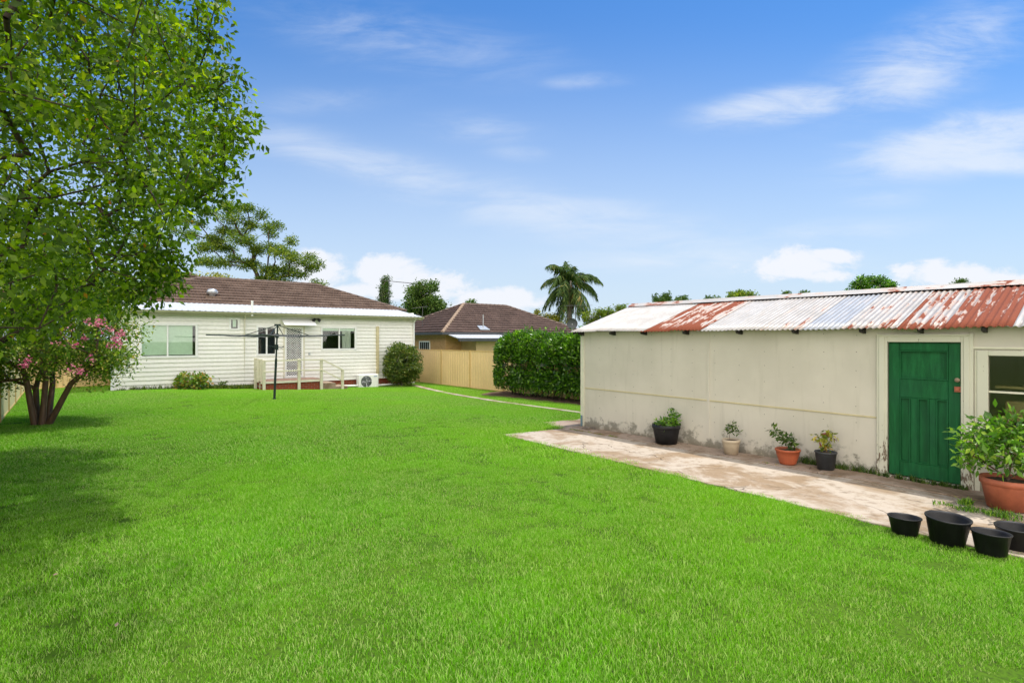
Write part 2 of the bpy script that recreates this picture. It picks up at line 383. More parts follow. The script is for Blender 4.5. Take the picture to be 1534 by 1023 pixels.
# ------------------------------------------------------------------ foliage
def leaves_mesh(name, P, size, sz_var=.5, aspect=.5, droop=.2, out=None, outw=.4, fold=.25, rnd=None, rg=None):
    """one folded four-cornered leaf (two faces) at each point of P"""
    rg = rg or rng
    n = len(P); P = np.asarray(P, float)
    D = rg.normal(size=(n, 3)); D /= np.linalg.norm(D, axis=1)[:, None]
    if out is not None: D = D + out * outw
    D[:, 2] -= droop; D /= np.linalg.norm(D, axis=1)[:, None]
    U = rg.normal(size=(n, 3)); U[:, 2] += .8
    S = np.cross(D, U); S /= np.linalg.norm(S, axis=1)[:, None] + 1e-9
    Nn = np.cross(S, D)
    L = size * (1 + sz_var * rg.uniform(-1, 1, n)); L = L[:, None]; W = L * aspect * .5
    b = P; t = P + D * L; l = P + D * L * .45 + S * W + Nn * W * fold; r = P + D * L * .45 - S * W + Nn * W * fold
    V = np.stack([b, l, t, r], 1).reshape(-1, 3)
    i = np.arange(n)[:, None] * 4
    Fc = np.concatenate([i + [0, 1, 2], i + [0, 2, 3]], 0)
    R = rg.random(n) if rnd is None else rnd
    return npmesh(name, V, Fc, {'rnd': np.repeat(R, 4)})
def grow(points, root, fork, jitter=.15, bias=.35, seed=0):
    """greedy branching from the fork to every point; returns nodes, parents, radii"""
    rg = np.random.default_rng(seed)
    nodes = [np.array(root, float), np.array(fork, float)]; par = [-1, 0]; plen = [0, 0]
    pts = sorted(points, key=lambda p: np.linalg.norm(np.array(p) - fork))
    for p in pts:
        p = np.array(p, float); A = np.array(nodes[1:]); L = np.array(plen[1:])
        d = np.linalg.norm(A - p, axis=1)
        upk = np.clip(A[:, 2] - p[2], 0, None)
        k = int(np.argmin(d + bias * L + .5 * upk)) + 1
        a = nodes[k]; dist = np.linalg.norm(p - a)
        m = max(1, int(dist / .5)); last = k
        if k != 1 and par[k] > 0:
            dirp = (nodes[k] - nodes[par[k]]); dirp /= np.linalg.norm(dirp) + 1e-6
        else: dirp = (p - a) / (dist + 1e-6)
        for j in range(1, m + 1):
            t = j / m
            q = a + (p - a) * t + dirp * dist * .25 * t * (1 - t) * 2
            if j < m: q = q + rg.normal(size=3) * jitter * .25 * min(dist, 1)
            nodes.append(q); par.append(last); plen.append(plen[last] + dist / m); last = len(nodes) - 1
    cnt = np.zeros(len(nodes)); has = np.zeros(len(nodes), bool)
    for i in range(len(nodes) - 1, 0, -1):
        if not has[i]: cnt[i] += 1
        cnt[par[i]] += cnt[i]; has[par[i]] = True
    return np.array(nodes), par, cnt
def branch_mesh(name, nodes, par, cnt, rtip, rroot, n=6, power=.5, skip=(), maxdepth=None):
    rad = rtip + (rroot - rtip) * ((cnt - 1) / max(1, cnt.max() - 1)) ** power
    V = []; Fc = []
    for i in range(1, len(nodes)):
        if i in skip: continue
        a = nodes[par[i]]; b = nodes[i]; d = b - a; L = np.linalg.norm(d)
        if L < 1e-5: continue
        d = d / L; u = np.cross(d, [0.3, .2, 1.]);  u /= np.linalg.norm(u) + 1e-9; w = np.cross(d, u)
        base = len(V); ra = min(rad[par[i]], rad[i] * 1.35) if par[i] > 0 else rad[i] * 1.25
        for (c, r) in ((a, ra), (b + d * rad[i] * .4, rad[i])):
            for k in range(n):
                an = 2 * math.pi * k / n; V.append(c + u * math.cos(an) * r + w * math.sin(an) * r)
        for k in range(n):
            k2 = (k + 1) % n; Fc.append((base + k, base + k2, base + n + k2, base + n + k))
    return npmesh(name, np.array(V), np.array(Fc))
def ell_points(n, c, r, rg, shell=0.0, flat=None):
    out = []
    while len(out) < n:
        p = rg.uniform(-1, 1, 3); d = np.linalg.norm(p)
        if d > 1 or d < shell: continue
        out.append(np.array(c) + p * np.array(r))
    return out
def tree(name, label, cat, base, pts, fork_h, lm, bm_, leaf, per, spread, rroot, rtip=.01, aspect=.5, droop=.2, group=None, seed=1, outw=.3, bias=.35, lean=(0, 0), flat=1.0, twig=True, power=.5, clump_out=True):
    rg = np.random.default_rng(seed)
    o = empty(name, base, label, cat, group)
    b = np.array(base, float)
    P = [np.array(p) - b for p in pts]
    nodes, par, cnt = grow(P, (0, 0, -.05), (lean[0], lean[1], fork_h), seed=seed, bias=bias)
    tr = branch_mesh('trunk', nodes, par, cnt, rtip, rroot, power=power)
    link('trunk', tr, bm_, o, True)
    ends = np.array(P); cen = ends.mean(0)
    E = np.repeat(ends, per, axis=0)
    off = np.clip(rg.normal(size=E.shape), -1.7, 1.7) * spread * np.array([1, 1, flat])
    L = E + off
    outd = (off / (np.linalg.norm(off, axis=1)[:, None] + 1e-6))
    me = leaves_mesh('crown', L, leaf, aspect=aspect, droop=droop, out=outd, outw=outw, rg=rg,
                     rnd=np.clip(rg.random(len(L)) * .8 + np.repeat(rg.random(len(ends)), per) * .2, 0, 1))
    link('crown', me, lm, o)
    return o

# ------------------------------------------------------------------ frames of reference
shedC = (1.588, 12.12); sd = (.651, -.759); sn = (.759, .651)
def SB(s, n, z): return (shedC[0] + sd[0] * s + sn[0] * n, shedC[1] + sd[1] * s + sn[1] * n, z)
def ss(px, n=0):
    u = (px - CX) / F; cx, cy = shedC[0] + sn[0] * n, shedC[1] + sn[1] * n
    return (cy * u - cx) / (sd[0] - sd[1] * u)
def sz(px, py, n=0):
    s = ss(px, n); return H + (HY - py) / F * SB(s, n, 0)[1]
hO = (-15.35, 20.5); he = (.8045, .594); hn = (-.594, .8045)
def HB(s, n, z): return (hO[0] + he[0] * s + hn[0] * n, hO[1] + he[1] * s + hn[1] * n, z)
def hs(px, n=0):
    u = (px - CX) / F; cx, cy = hO[0] + hn[0] * n, hO[1] + hn[1] * n
    return (cy * u - cx) / (he[0] - he[1] * u)
def hz(px, py, n=0): return H + (HY - py) / F * HB(hs(px, n), n, 0)[1]
def at(px, py, Y): return ((px - CX) / F * Y, Y, H + (HY - py) / F * Y)

# ------------------------------------------------------------------ setting: ground, path
def ground_sheet():
    xs = np.concatenate([[-900, -300, -120, -60], np.arange(-34, 26.1, 1.0), [40, 80, 200, 600, 900]])
    ys = np.concatenate([[-300, -60, -20], np.arange(-8, 44.1, 1.0), [60, 100, 200, 500, 1500]])
    X, Y = np.meshgrid(xs, ys); Z = g(X, Y)
    V = np.stack([X, Y, Z], -1).reshape(-1, 3); nx = len(xs); ny = len(ys)
    I = (np.arange(ny - 1)[:, None] * nx + np.arange(nx - 1)[None, :]).reshape(-1, 1)
    o = link('lawn_ground', npmesh('lawn_ground', V, I + [0, 1, nx + 1, nx]), M['ground'], None, True)
    return tag(o, kind='structure')
ground_sheet()
def slab(mb, poly, z0, z1):
    """poly: shed-frame (s,n) corners, subdivided top not needed"""
    b = len(mb.v); k = len(poly)
    for (s, n) in poly:
        x, y, _ = SB(s, n, 0); mb.v.append((x, y, z0 + gz(x, y)))
    for (s, n) in poly:
        x, y, _ = SB(s, n, 0); mb.v.append((x, y, z1 + gz(x, y)))
    mb.f.append(tuple(range(b, b + k))[::-1]); mb.f.append(tuple(range(b + k, b + 2 * k)))
    for i in range(k): j = (i + 1) % k; mb.f.append((b + i, b + j, b + k + j, b + k + i))
pm = MB()
slab(pm, [(-.40, -2.02), (3.45, -2.20), (4.25, -.53), (-.08, -.47)], -.08, .022)
slab(pm, [(3.462, -2.20), (6.6, -2.38), (10.5, -2.42), (10.5, -1.35), (7.1, -.85), (5.3, -.54), (4.262, -.53)], -.08, .018)
slab(pm, [(7.11, -.855), (10.5, -1.36), (10.5, -.50), (5.32, -.545)], -.08, .028)
o = pm.build('garden_path', M['concrete'], bevel=.006); tag(o, kind='structure')
pm = MB()
slab(pm, [(-.12, -.46), (2.6, -.49), (2.6, -.012), (0, -.012), (0, -.3)], -.08, .035)
slab(pm, [(2.61, -.49), (5.1, -.525), (5.1, -.012), (2.61, -.012)], -.08, .030)
slab(pm, [(5.11, -.525), (7.7, -.50), (7.7, -.012), (5.11, -.012)], -.08, .040)
slab(pm, [(7.71, -.49), (10.5, -.49), (10.5, -.012), (7.71, -.012)], -.08, .034)
slab(pm, [(-1.10, -.22), (-.14, -.44), (-.14, 1.9), (-1.15, 1.9)], -.08, .02)
o = pm.build('side_path', M['concrete2'], bevel=.006); tag(o, kind='structure')
# narrow concrete mowing strip
strip = [(4.6, 11.2), (1.97, 15.3), (-.5, 19.0), (-2.9, 23.2), (-5.03, 27.2)]
mb = MB()
for i in range(len(strip) - 1):
    for j in range(6):
        a = Vector(strip[i]).lerp(Vector(strip[i + 1]), j / 6); b = Vector(strip[i]).lerp(Vector(strip[i + 1]), (j + 1) / 6 - .004)
        d = (b - a).normalized(); w = Vector((-d.y, d.x)) * .13
        P = [a - w, b - w, b + w, a + w]
        mb.hexa([(p.x, p.y, gz(p.x, p.y) - .05) for p in P] + [(p.x, p.y, gz(p.x, p.y) + .035) for p in P])
tag(mb.build('mowing_strip', M['concrete']), kind='structure')
def inpoly(x, y, poly):
    r = np.zeros(np.shape(x), bool); n = len(poly)
    for i in range(n):
        x0, y0 = poly[i]; x1, y1 = poly[(i + 1) % n]
        c = ((y0 > y) != (y1 > y)) & (x < (x1 - x0) * (y - y0) / ((y1 - y0) + 1e-12) + x0)
        r ^= c
    return r
# garden bed beneath the hedge
bed = [(-1.9, 23.8), (-1.0, 21.9), (5.2, 14.9), (7.6, 15.6), (.2, 24.4)]
N_ = 14; mb = MB(); V = []
L0 = [Vector(bed[0]).lerp(Vector(bed[1]), 1)] 
for i in range(N_ + 1):
    t = i / N_; a = Vector((-1.4, 22.6)).lerp(Vector((5.6, 14.6)), t); b = Vector((.3, 24.3)).lerp(Vector((7.8, 15.5)), t)
    wob = .12 * math.sin(i * 2.3)
    for k in range(5):
        q = a.lerp(b, k / 4 + (wob * .2 if k == 0 else 0)); mb.v.append((q.x, q.y, gz(q.x, q.y) + (.004 if k in (0, 4) else .05 + .02 * math.sin(i * 3 + k))))
for i in range(N_):
    for k in range(4): mb.f.append((i * 5 + k, i * 5 + k + 1, (i + 1) * 5 + k + 1, (i + 1) * 5 + k))
tag(mb.build('garden_bed', M['mulch'], smooth=True), kind='structure')

# ------------------------------------------------------------------ lawn grass (stuff)
def grass_patch(nb, rad, h, w, seed):
    rg = np.random.default_rng(seed)
    a = rg.uniform(0, 2 * math.pi, nb); r = rad * np.sqrt(rg.random(nb))
    B = np.stack([r * np.cos(a), r * np.sin(a), np.zeros(nb)], 1)
    hh = h * rg.uniform(.55, 1.25, nb); la = rg.uniform(0, 2 * math.pi, nb); lean = hh * rg.uniform(.15, .95, nb)
    Ld = np.stack([np.cos(la), np.sin(la), np.zeros(nb)], 1)
    sa = la + rg.normal(0, .6, nb) + math.pi / 2; S = np.stack([np.cos(sa), np.sin(sa), np.zeros(nb)], 1) * (w * rg.uniform(.7, 1.3, nb) / 2)[:, None]
    Z = np.array([0, 0, 1.])
    mid = B + Ld * (lean * .35)[:, None] + Z * (hh * .6)[:, None]
    tip = B + Ld * lean[:, None] + Z * hh[:, None]
    V = np.stack([B - S, B + S, mid + S * .85, mid - S * .85, tip], 1).reshape(-1, 3)
    i = np.arange(nb)[:, None] * 5
    T = np.concatenate([i + [0, 1, 2], i + [0, 2, 3], i + [3, 2, 4]], 0)
    return V, T, np.repeat(rg.random(nb), 5)
pathpoly = [SB(s, n, 0)[:2] for s, n in [(-.40, -2.02), (3.45, -2.20), (6.6, -2.38), (11.5, -2.42), (11.5, 4.4), (-1.15, 4.4), (-1.10, -.22), (-.14, -.44)]]
housepoly = [HB(s, n, 0)[:2] for s, n in [(-.05, -.05), (13, -.05), (13, 12), (-.05, 12)]]
hedgepoly = [(-1.45, 22.5), (5.6, 14.5), (12, 14), (12, 30), (.2, 24.4)]
def dist_strip(x, y):
    d = np.full(np.shape(x), 9e9)
    for i in range(len(strip) - 1):
        ax, ay = strip[i]; bx, by = strip[i + 1]; L = (bx - ax) ** 2 + (by - ay) ** 2
        t = np.clip(((x - ax) * (bx - ax) + (y - ay) * (by - ay)) / L, 0, 1)
        d = np.minimum(d, np.hypot(x - ax - t * (bx - ax), y - ay - t * (by - ay)))
    return d
def lawn_points(dens, y0, y1, margin, seed, umax=1.25):
    rg = np.random.default_rng(seed)
    x0, x1 = -22, 9
    n = int(dens * (x1 - x0) * (y1 - y0)); x = rg.uniform(x0, x1, n); y = rg.uniform(y0, y1, n)
    ok = (np.abs(x) < umax * y + 1.5)
    # left fence line
    ok &= ((x + 12.7) * .768 + (y - 13.3) * .64) > .05
    ok &= ~inpoly(x, y, housepoly) & ~inpoly(x, y, hedgepoly)
    margin = margin * (.05 + 1.5 * (.5 + .5 * np.sin(6 * x + 2.5 * np.sin(4.3 * y))) * rg.random(n))
    for dx, dy in ((0, 0), (margin, 0), (-margin, 0), (0, margin), (0, -margin)):
        ok &= ~inpoly(x + dx, y + dy, pathpoly)
    ok &= dist_strip(x, y) > .13 + margin * .8
    # right fence line
    ok &= ((x + .617) * .75 + (y - 24.2) * .66) < -.05
    x, y = x[ok], y[ok]
    return np.stack([x, y, g(x, y)], 1)
def grass_object(name, pts, nb, rad, h, w, smin, smax, seed, mat=None):
    rg = np.random.default_rng(seed)
    V, T, R = grass_patch(nb, rad, h, w, seed)
    me = bpy.data.meshes.new(name)
    allV = np.concatenate([V, pts]); nv = len(V)
    me.vertices.add(len(allV)); me.vertices.foreach_set('co', allV.astype(np.float32).ravel())
    me.loops.add(len(T) * 3); me.loops.foreach_set('vertex_index', T.astype(np.int32).ravel())
    me.polygons.add(len(T)); me.polygons.foreach_set('loop_start', np.arange(0, len(T) * 3, 3, dtype=np.int32))
    def fa(n, a): t = me.attributes.new(n, 'FLOAT', 'POINT'); t.data.foreach_set('value', a.astype(np.float32))
    fa('rnd', np.concatenate([R, np.zeros(len(pts))]))
    fa('ispt', np.concatenate([np.zeros(nv), np.ones(len(pts))]))
    fa('rot', np.concatenate([np.zeros(nv), rg.uniform(0, 6.283, len(pts))]))
    sc = rg.uniform(smin, smax, len(pts)) * (1 + .18 * np.sin(pts[:, 0] * 1.3 + 1.7 * np.sin(pts[:, 1] * .7)))
    fa('sc', np.concatenate([np.ones(nv), sc]))
    me.update(calc_edges=True)
    o = link(name, me, M['grass'])
    ng = bpy.data.node_groups.new(name, 'GeometryNodeTree')
    ng.interface.new_socket('Geometry', in_out='INPUT', socket_type='NodeSocketGeometry')
    ng.interface.new_socket('Geometry', in_out='OUTPUT', socket_type='NodeSocketGeometry')
    gi = ng.nodes.new('NodeGroupInput'); go = ng.nodes.new('NodeGroupOutput')
    def attr(n):
        a = ng.nodes.new('GeometryNodeInputNamedAttribute'); a.data_type = 'FLOAT'; a.inputs['Name'].default_value = n; return a.outputs['Attribute']
    sep = ng.nodes.new('GeometryNodeSeparateGeometry'); sep.domain = 'POINT'
    cmp_ = ng.nodes.new('FunctionNodeCompare'); cmp_.data_type = 'FLOAT'; cmp_.operation = 'GREATER_THAN'
    ng.links.new(attr('ispt'), cmp_.inputs[0]); cmp_.inputs[1].default_value = .5
    ng.links.new(gi.outputs[0], sep.inputs[0]); ng.links.new(cmp_.outputs[0], sep.inputs['Selection'])
    iop = ng.nodes.new('GeometryNodeInstanceOnPoints')
    ng.links.new(sep.outputs[0], iop.inputs['Points']); ng.links.new(sep.outputs[1], iop.inputs['Instance'])
    cb = ng.nodes.new('ShaderNodeCombineXYZ'); ng.links.new(attr('rot'), cb.inputs[2])
    e2 = ng.nodes.new('FunctionNodeEulerToRotation'); ng.links.new(cb.outputs[0], e2.inputs[0]); ng.links.new(e2.outputs[0], iop.inputs['Rotation'])
    ng.links.new(attr('sc'), iop.inputs['Scale'])
    sm = ng.nodes.new('GeometryNodeSetMaterial'); sm.inputs['Material'].default_value = M['grass']
    ng.links.new(iop.outputs[0], sm.inputs[0]); ng.links.new(sm.outputs[0], go.inputs[0])
    md = o.modifiers.new('scatter', 'NODES'); md.node_group = ng
    tag(o, kind='stuff'); return o
o = grass_object('lawn_grass', lawn_points(80, .6, 8.5, .05, 3), 190, .15, .029, .0034, .65, 1.3, 11)
tag(o, 'short bright green lawn in the foreground, thick blades', 'grass')
o = grass_object('far_lawn_grass', lawn_points(46, 8.5, 30, .07, 5), 150, .20, .034, .006, .75, 1.25, 12)
tag(o, 'bright green lawn running back to the weatherboard house', 'grass')

# ------------------------------------------------------------------ weatherboard house
def add_wuv(o, fn):
    me = o.data; a = me.attributes.new('wuv', 'FLOAT_VECTOR', 'POINT')
    co = np.empty(len(me.vertices) * 3, np.float32); me.vertices.foreach_get('co', co); co = co.reshape(-1, 3)
    a.data.foreach_set('vector', np.array([fn(*c) for c in co], np.float32).ravel())
house = empty('weatherboard_house', (hO[0], hO[1], 0), 'cream weatherboard house with brown tiled roof and white metal rear roof', 'house')
def hp(name, mb, m, parent=None, **k):
    """mesh in world coordinates, re-based onto its house empty"""
    o = mb.build(name, m, None, **k); base = house.location
    for v in o.data.vertices: v.co -= Vector(base)
    o.parent = parent or house
    if parent and parent is not house:
        pass
    return o
HW = 12.67; zb = .03; zt = 3.12
opens = {}
def op(key, px0, px1, py0, py1):
    s0, s1 = hs(px0), hs(px1); pm_ = (px0 + px1) / 2
    opens[key] = (s0, s1, hz(pm_, py1), hz(pm_, py0)); return opens[key]
op('w1', 211, 294, 486.5, 534)
op('w2', 345, 357, 478, 493)
op('w3', 385.5, 413, 490, 531)
op('door', 426.5, 454, 490, 565)
op('w4', 482, 532, 491, 523)
def siding(mb, s0, s1, z0, z1, ops, B, lap=.17, depth=.04):
    z = z0
    while z < z1 - 1e-4:
        zn = min(z + lap, z1)
        cuts = sorted({z, zn} | {c for o_ in ops for c in (o_[2], o_[3]) if z < c < zn})
        for a, b in zip(cuts[:-1], cuts[1:]):
            segs = [(s0, s1)]
            for o_ in ops:
                if o_[2] < (a + b) / 2 < o_[3]:
                    ns = []
                    for p, q in segs:
                        if o_[0] > p: ns.append((p, min(q, o_[0])))
                        if o_[1] < q: ns.append((max(p, o_[1]), q))
                    segs = [x for x in ns if x[1] - x[0] > 1e-3]
            da = depth * (1 - (a - z) / lap); db = depth * (1 - (b - z) / lap)
            for p, q in segs:
                mb.add([B(p, -da, a), B(q, -da, a), B(q, -db, b), B(p, -db, b)], [(0, 1, 2, 3)])
                if a == z: mb.add([B(p, 0, a), B(q, 0, a), B(q, -da, a), B(p, -da, a)], [(0, 1, 2, 3)])
        z = zn
mb = MB(); siding(mb, 0, HW, zb, zt, list(opens.values()), HB)
wall = hp('wall', mb, M['siding'])
mb = MB()
# side walls of the house and extension
mb.box(-.0, .1, .002, 11, zb, zt + .25, HB); mb.box(HW - .1, HW, .002, 11, zb, zt + .25, HB)
mb.box(.1, HW - .1, 10.9, 11, zb, zt, HB)
each(lambda q: hp('side_wall', q, M['siding']), mb)
mb = MB(); mb.box(-.05, .02, -.045, .06, zb, zt, HB); mb.box(HW - .05, HW + .03, -.045, .08, zb, zt, HB)
each(lambda q: hp('corner_board', q, M['white']), mb)
mb = MB(); mb.box(.04, HW - .04, .03, .14, -.6, zb, HB)
ob = hp('brick_base', mb, M['redbrick']); add_wuv(ob, lambda x, y, z: (x * he[0] + y * he[1], z, 0))
def window(key, bars=(.5,), blind=None, curtain=False, fr=.05, sill=True):
    s0, s1, z0, z1 = opens[key]
    m = MB(); d0, d1 = -.05, .05
    m.box(s0 - fr, s0 + .03, d0, d1, z0 - fr, z1 + fr, HB); m.box(s1 - .03, s1 + fr, d0, d1, z0 - fr, z1 + fr, HB)
    m.box(s0 + .03, s1 - .03, d0, d1, z0 - fr, z0 + .03, HB); m.box(s0 + .03, s1 - .03, d0, d1, z1 - .03, z1 + fr, HB)
    for b in bars:
        sm = s0 + (s1 - s0) * b; m.box(sm - .03, sm + .03, d0 + .012, d1, z0 + .03, z1 - .03, HB)
    w = hp('window', m, M['white'], bevel=.004)
    m = MB(); m.box(s0 + .02, s1 - .02, .0, .006, z0 + .02, z1 - .02, HB)
    hp('pane', m, M['glass'], w)
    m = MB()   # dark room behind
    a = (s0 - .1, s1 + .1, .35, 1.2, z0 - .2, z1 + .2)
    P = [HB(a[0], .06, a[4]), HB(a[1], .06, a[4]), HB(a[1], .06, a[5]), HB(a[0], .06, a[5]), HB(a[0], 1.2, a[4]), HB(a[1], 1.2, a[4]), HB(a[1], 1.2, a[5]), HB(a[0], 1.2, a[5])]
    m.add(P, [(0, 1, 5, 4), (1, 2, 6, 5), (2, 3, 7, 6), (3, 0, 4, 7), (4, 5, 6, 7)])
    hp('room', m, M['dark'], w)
    if blind:
        for (f0, f1, t0) in blind:
            m = MB(); ns = 16
            x0 = s0 + (s1 - s0) * f0; x1 = s0 + (s1 - s0) * f1; zz = z0 + (z1 - z0) * t0
            m.box(x0, x1, .03, .036, zz, z1 - .01, HB)
            hp('blind', m, M['blind'], w)
    if curtain:
        m = MB(); x0 = s0 + (s1 - s0) * .62; x1 = s0 + (s1 - s0) * .88; n = 22
        for i in range(n + 1):
            x = x0 + (x1 - x0) * i / n; dd = .12 + .03 * math.sin(i * 1.9)
            m.v += [HB(x, dd, z0 + .02), HB(x, dd, z1 - .08)]
        for i in range(n): m.f.append((i * 2, i * 2 + 2, i * 2 + 3, i * 2 + 1))
        hp('curtain', m, M['curtain'], w)
        m = MB(); m.box(s0 + (s1 - s0) * .02, s1, .09, .1, z1 - .16, z1, HB); hp('pelmet', m, M['blind'], w)
    return w
window('w1', (.47,), blind=[(.01, .455, .05), (.49, .93, .05)])
window('w2', (), blind=[(.3, .75, .2)])
window('w3', (.5,), blind=None)
window('w4', (.51,), blind=[(.0, 1.0, .86)], curtain=True)
# security door with diamond grille
s0, s1, z0, z1 = opens['door']
m = MB(); m.box(s0 - .07, s0, -.05, .05, z0, z1 + .07, HB); m.box(s1, s1 + .07, -.05, .05, z0, z1 + .07, HB); m.box(s0, s1, -.05, .05, z1, z1 + .07, HB)
hp('door_frame', m, M['cream'])
m = MB(); t = .075
m.box(s0, s0 + t, -.04, 0, z0, z1, HB); m.box(s1 - t, s1, -.04, 0, z0, z1, HB); m.box(s0 + t, s1 - t, -.04, 0, z0, z0 + .09, HB); m.box(s0 + t, s1 - t, -.04, 0, z1 - t, z1, HB)
zm = z0 + (z1 - z0) * .32; m.box(s0 + t, s1 - t, -.042, 0, zm, zm + .07, HB); m.box(s0 + t, s1 - t, -.042, 0, z0 + .30, z0 + .34, HB)
dr = hp('security_door', m, M['white'], bevel=.003)
m = MB(); a0, a1, b0, b1 = s0 + t, s1 - t, z0 + .09, z1 - t; pitch = .105; wd = .014
def diag(m, sign):
    k = a0 - (b1 - b0) if sign > 0 else a0
    x = k
    end = a1 if sign > 0 else a1 + (b1 - b0)
    while x < end:
        # line s = x + sign*(z-b0)
        lo, hi = b0, b1
        if sign > 0: lo = max(b0, b0 + (a0 - x)); hi = min(b1, b0 + (a1 - x))
        else: lo = max(b0, b0 + (x - a1)); hi = min(b1, b0 + (x - a0))
        if hi - lo > .02:
            p = x + sign * (lo - b0); q = x + sign * (hi - b0)
            m.hexa([HB(p - wd, -.026, lo), HB(p + wd, -.026, lo), HB(p + wd, -.018, lo), HB(p - wd, -.018, lo),
                    HB(q - wd, -.026, hi), HB(q + wd, -.026, hi), HB(q + wd, -.018, hi), HB(q - wd, -.018, hi)])
        x += pitch
diag(m, 1); diag(m, -1)
hp('grille', m, M['white'], dr)
m = MB(); m.box(s0, s1, .02, .06, z0, z1, HB); hp('inner_door', m, M['dark'], dr)
# awning, lamp, switch
sa0, sa1 = hs(421), hs(470); za = hz(445, 479); 
m = MB(); m.add([HB(sa0, 0, za + .02), HB(sa1, 0, za + .02), HB(sa1 - .02, -.5, za - .24), HB(sa0 + .05, -.5, za - .24),
                 HB(sa0, 0, za - .0), HB(sa1, 0, za - .0), HB(sa1 - .02, -.5, za - .27), HB(sa0 + .05, -.5, za - .27)],
                [(0, 1, 2, 3), (7, 6, 5, 4), (0, 3, 7, 4), (1, 5, 6, 2), (3, 2, 6, 7), (0, 4, 5, 1)])
hp('awning', m, M['white'])
m = MB(); sl = hs(472.5); zl = hz(472, 479); m.tube([HB(sl, 0, zl), HB(sl, -.12, zl + .02)], .03); m.tube([HB(sl - .06, -.13, zl + .03), HB(sl - .16, -.22, zl - .05)], [.05, .08]); m.tube([HB(sl + .06, -.13, zl + .03), HB(sl + .14, -.22, zl - .05)], [.05, .08])
hp('floodlight', m, M['black'])
m = MB(); sl = hs(463); m.box(sl - .04, sl + .04, -.06, -.0, hz(463, 530) - .05, hz(463, 530) + .05, HB); hp('meter_box', m, M['steel'])
# metal skillion roof of the extension
ov = .32; ze = 3.16; ztop = 3.72; dep = 3.2
m = MB(); n = int((HW + .7) / .09)
def mroof(s, n_): return ze + (n_ + ov) / (dep + ov) * (ztop - ze)
prof = []
s = -.42; k = 0
while s < HW + .36:
    prof.append((s, 0 if k % 4 in (0, 1) else .014)); s += (.10 if k % 4 in (0,) else .03 if k % 4 in (1, 3) else .05); k += 1
for (s, dz) in prof: m.v += [HB(s, -ov - .05, mroof(s, -ov - .05) + dz), HB(s, dep + .4, mroof(s, dep + .4) + dz)]
for i in range(len(prof) - 1): m.f.append((2 * i, 2 * i + 2, 2 * i + 3, 2 * i + 1))
hp('metal_roof', m, M['whitemetal'])
m = MB(); m.box(-.42, HW + .36, -ov - .0, -ov + .03, ze - .17, ze - .01, HB)
hp('fascia', m, M['fascia'])
m = MB(); m.box(-.42, HW + .36, -ov + .03, .0, ze - .06, ze - .045, HB); hp('soffit', m, M['cream'])
m = MB(); gp = [(-.002, 0), (-.002, -.10), (-.09, -.10), (-.115, -.02), (-.105, -.02), (-.085, -.085), (-.015, -.085), (-.015, 0)]
for s in (-.45, HW + .4): m.v += [HB(s, -ov + a, ze + b) for a, b in gp]
for i in range(8): j = (i + 1) % 8; m.f.append((i, j, 8 + j, 8 + i))
m.f += [tuple(range(8)), tuple(range(8, 16))[::-1]]
hp('gutter', m, M['fascia'])
m = MB()
for a, b in ((-.42, -.40), (HW + .34, HW + .36)):
    m.add([HB(a, -ov, ze - .15), HB(b, -ov, ze - .15), HB(b, dep, ztop - .13), HB(a, dep, ztop - .13), HB(a, -ov, ze - .0), HB(b, -ov, ze), HB(b, dep, ztop), HB(a, dep, ztop)], [(3, 2, 1, 0), (4, 5, 6, 7), (0, 1, 5, 4), (1, 2, 6, 5), (2, 3, 7, 6), (3, 0, 4, 7)])
each(lambda q: hp('barge_board', q, M['white']), m)
for px in (366, 619.5):
    m = MB(); sp = hs(px); r = .03 if px < 400 else .045
    if px > 600: sp = HW - .03
    m.tube([HB(sp, -ov - .04, ze - .08), HB(sp, -.08, ze - .3), HB(sp, -.08, -.2)], r, 8)
    hp('downpipe', m, M['cream'] if px < 400 else M['white'])
sp = hs(565); m = MB(); m.box(sp - .07, sp + .07, -.09, -.03, hz(565, 560), hz(565, 489), HB); hp('conduit_cover', m, M['beige'])
# vent pipe through the metal roof
m = MB(); sp = hs(376, -.1); m.tube([HB(sp, -.36, 3.0), HB(sp, -.36, hz(376, 451, -.1))], .045, 10); hp('vent_pipe', m, M['white'])
# tiled hip roof
def tiled_plane(verts, acc, a, b, c, d, course=.42, lift=.085):
    """a-b eave (left to right seen from outside), d-c top edge; stepped tile courses"""
    a, b, c, d = (Vector(p) for p in (a, b, c, d))
    mid = ((d + c) / 2 - (a + b) / 2); Ls = mid.length; n = max(2, int(Ls / course))
    nrm = (b - a).cross(mid).normalized(); ex = (b - a).normalized()
    for i in range(n):
        t0, t1 = i / n, (i + 1) / n
        l0, r0, l1, r1 = a.lerp(d, t0), b.lerp(c, t0), a.lerp(d, t1), b.lerp(c, t1)
        up = nrm * lift
        k = len(verts['v'])
        verts['v'] += [l0 + up, r0 + up, r1, l1, l0, r0]
        u = lambda p: ((p - a).dot(ex), i + .5, 0)
        verts['uv'] += [u(l0), u(r0), u(r1), u(l1), u(l0), u(r0)]
        verts['f'] += [(k, k + 1, k + 2, k + 3), (k + 4, k + 5, k + 1, k)]
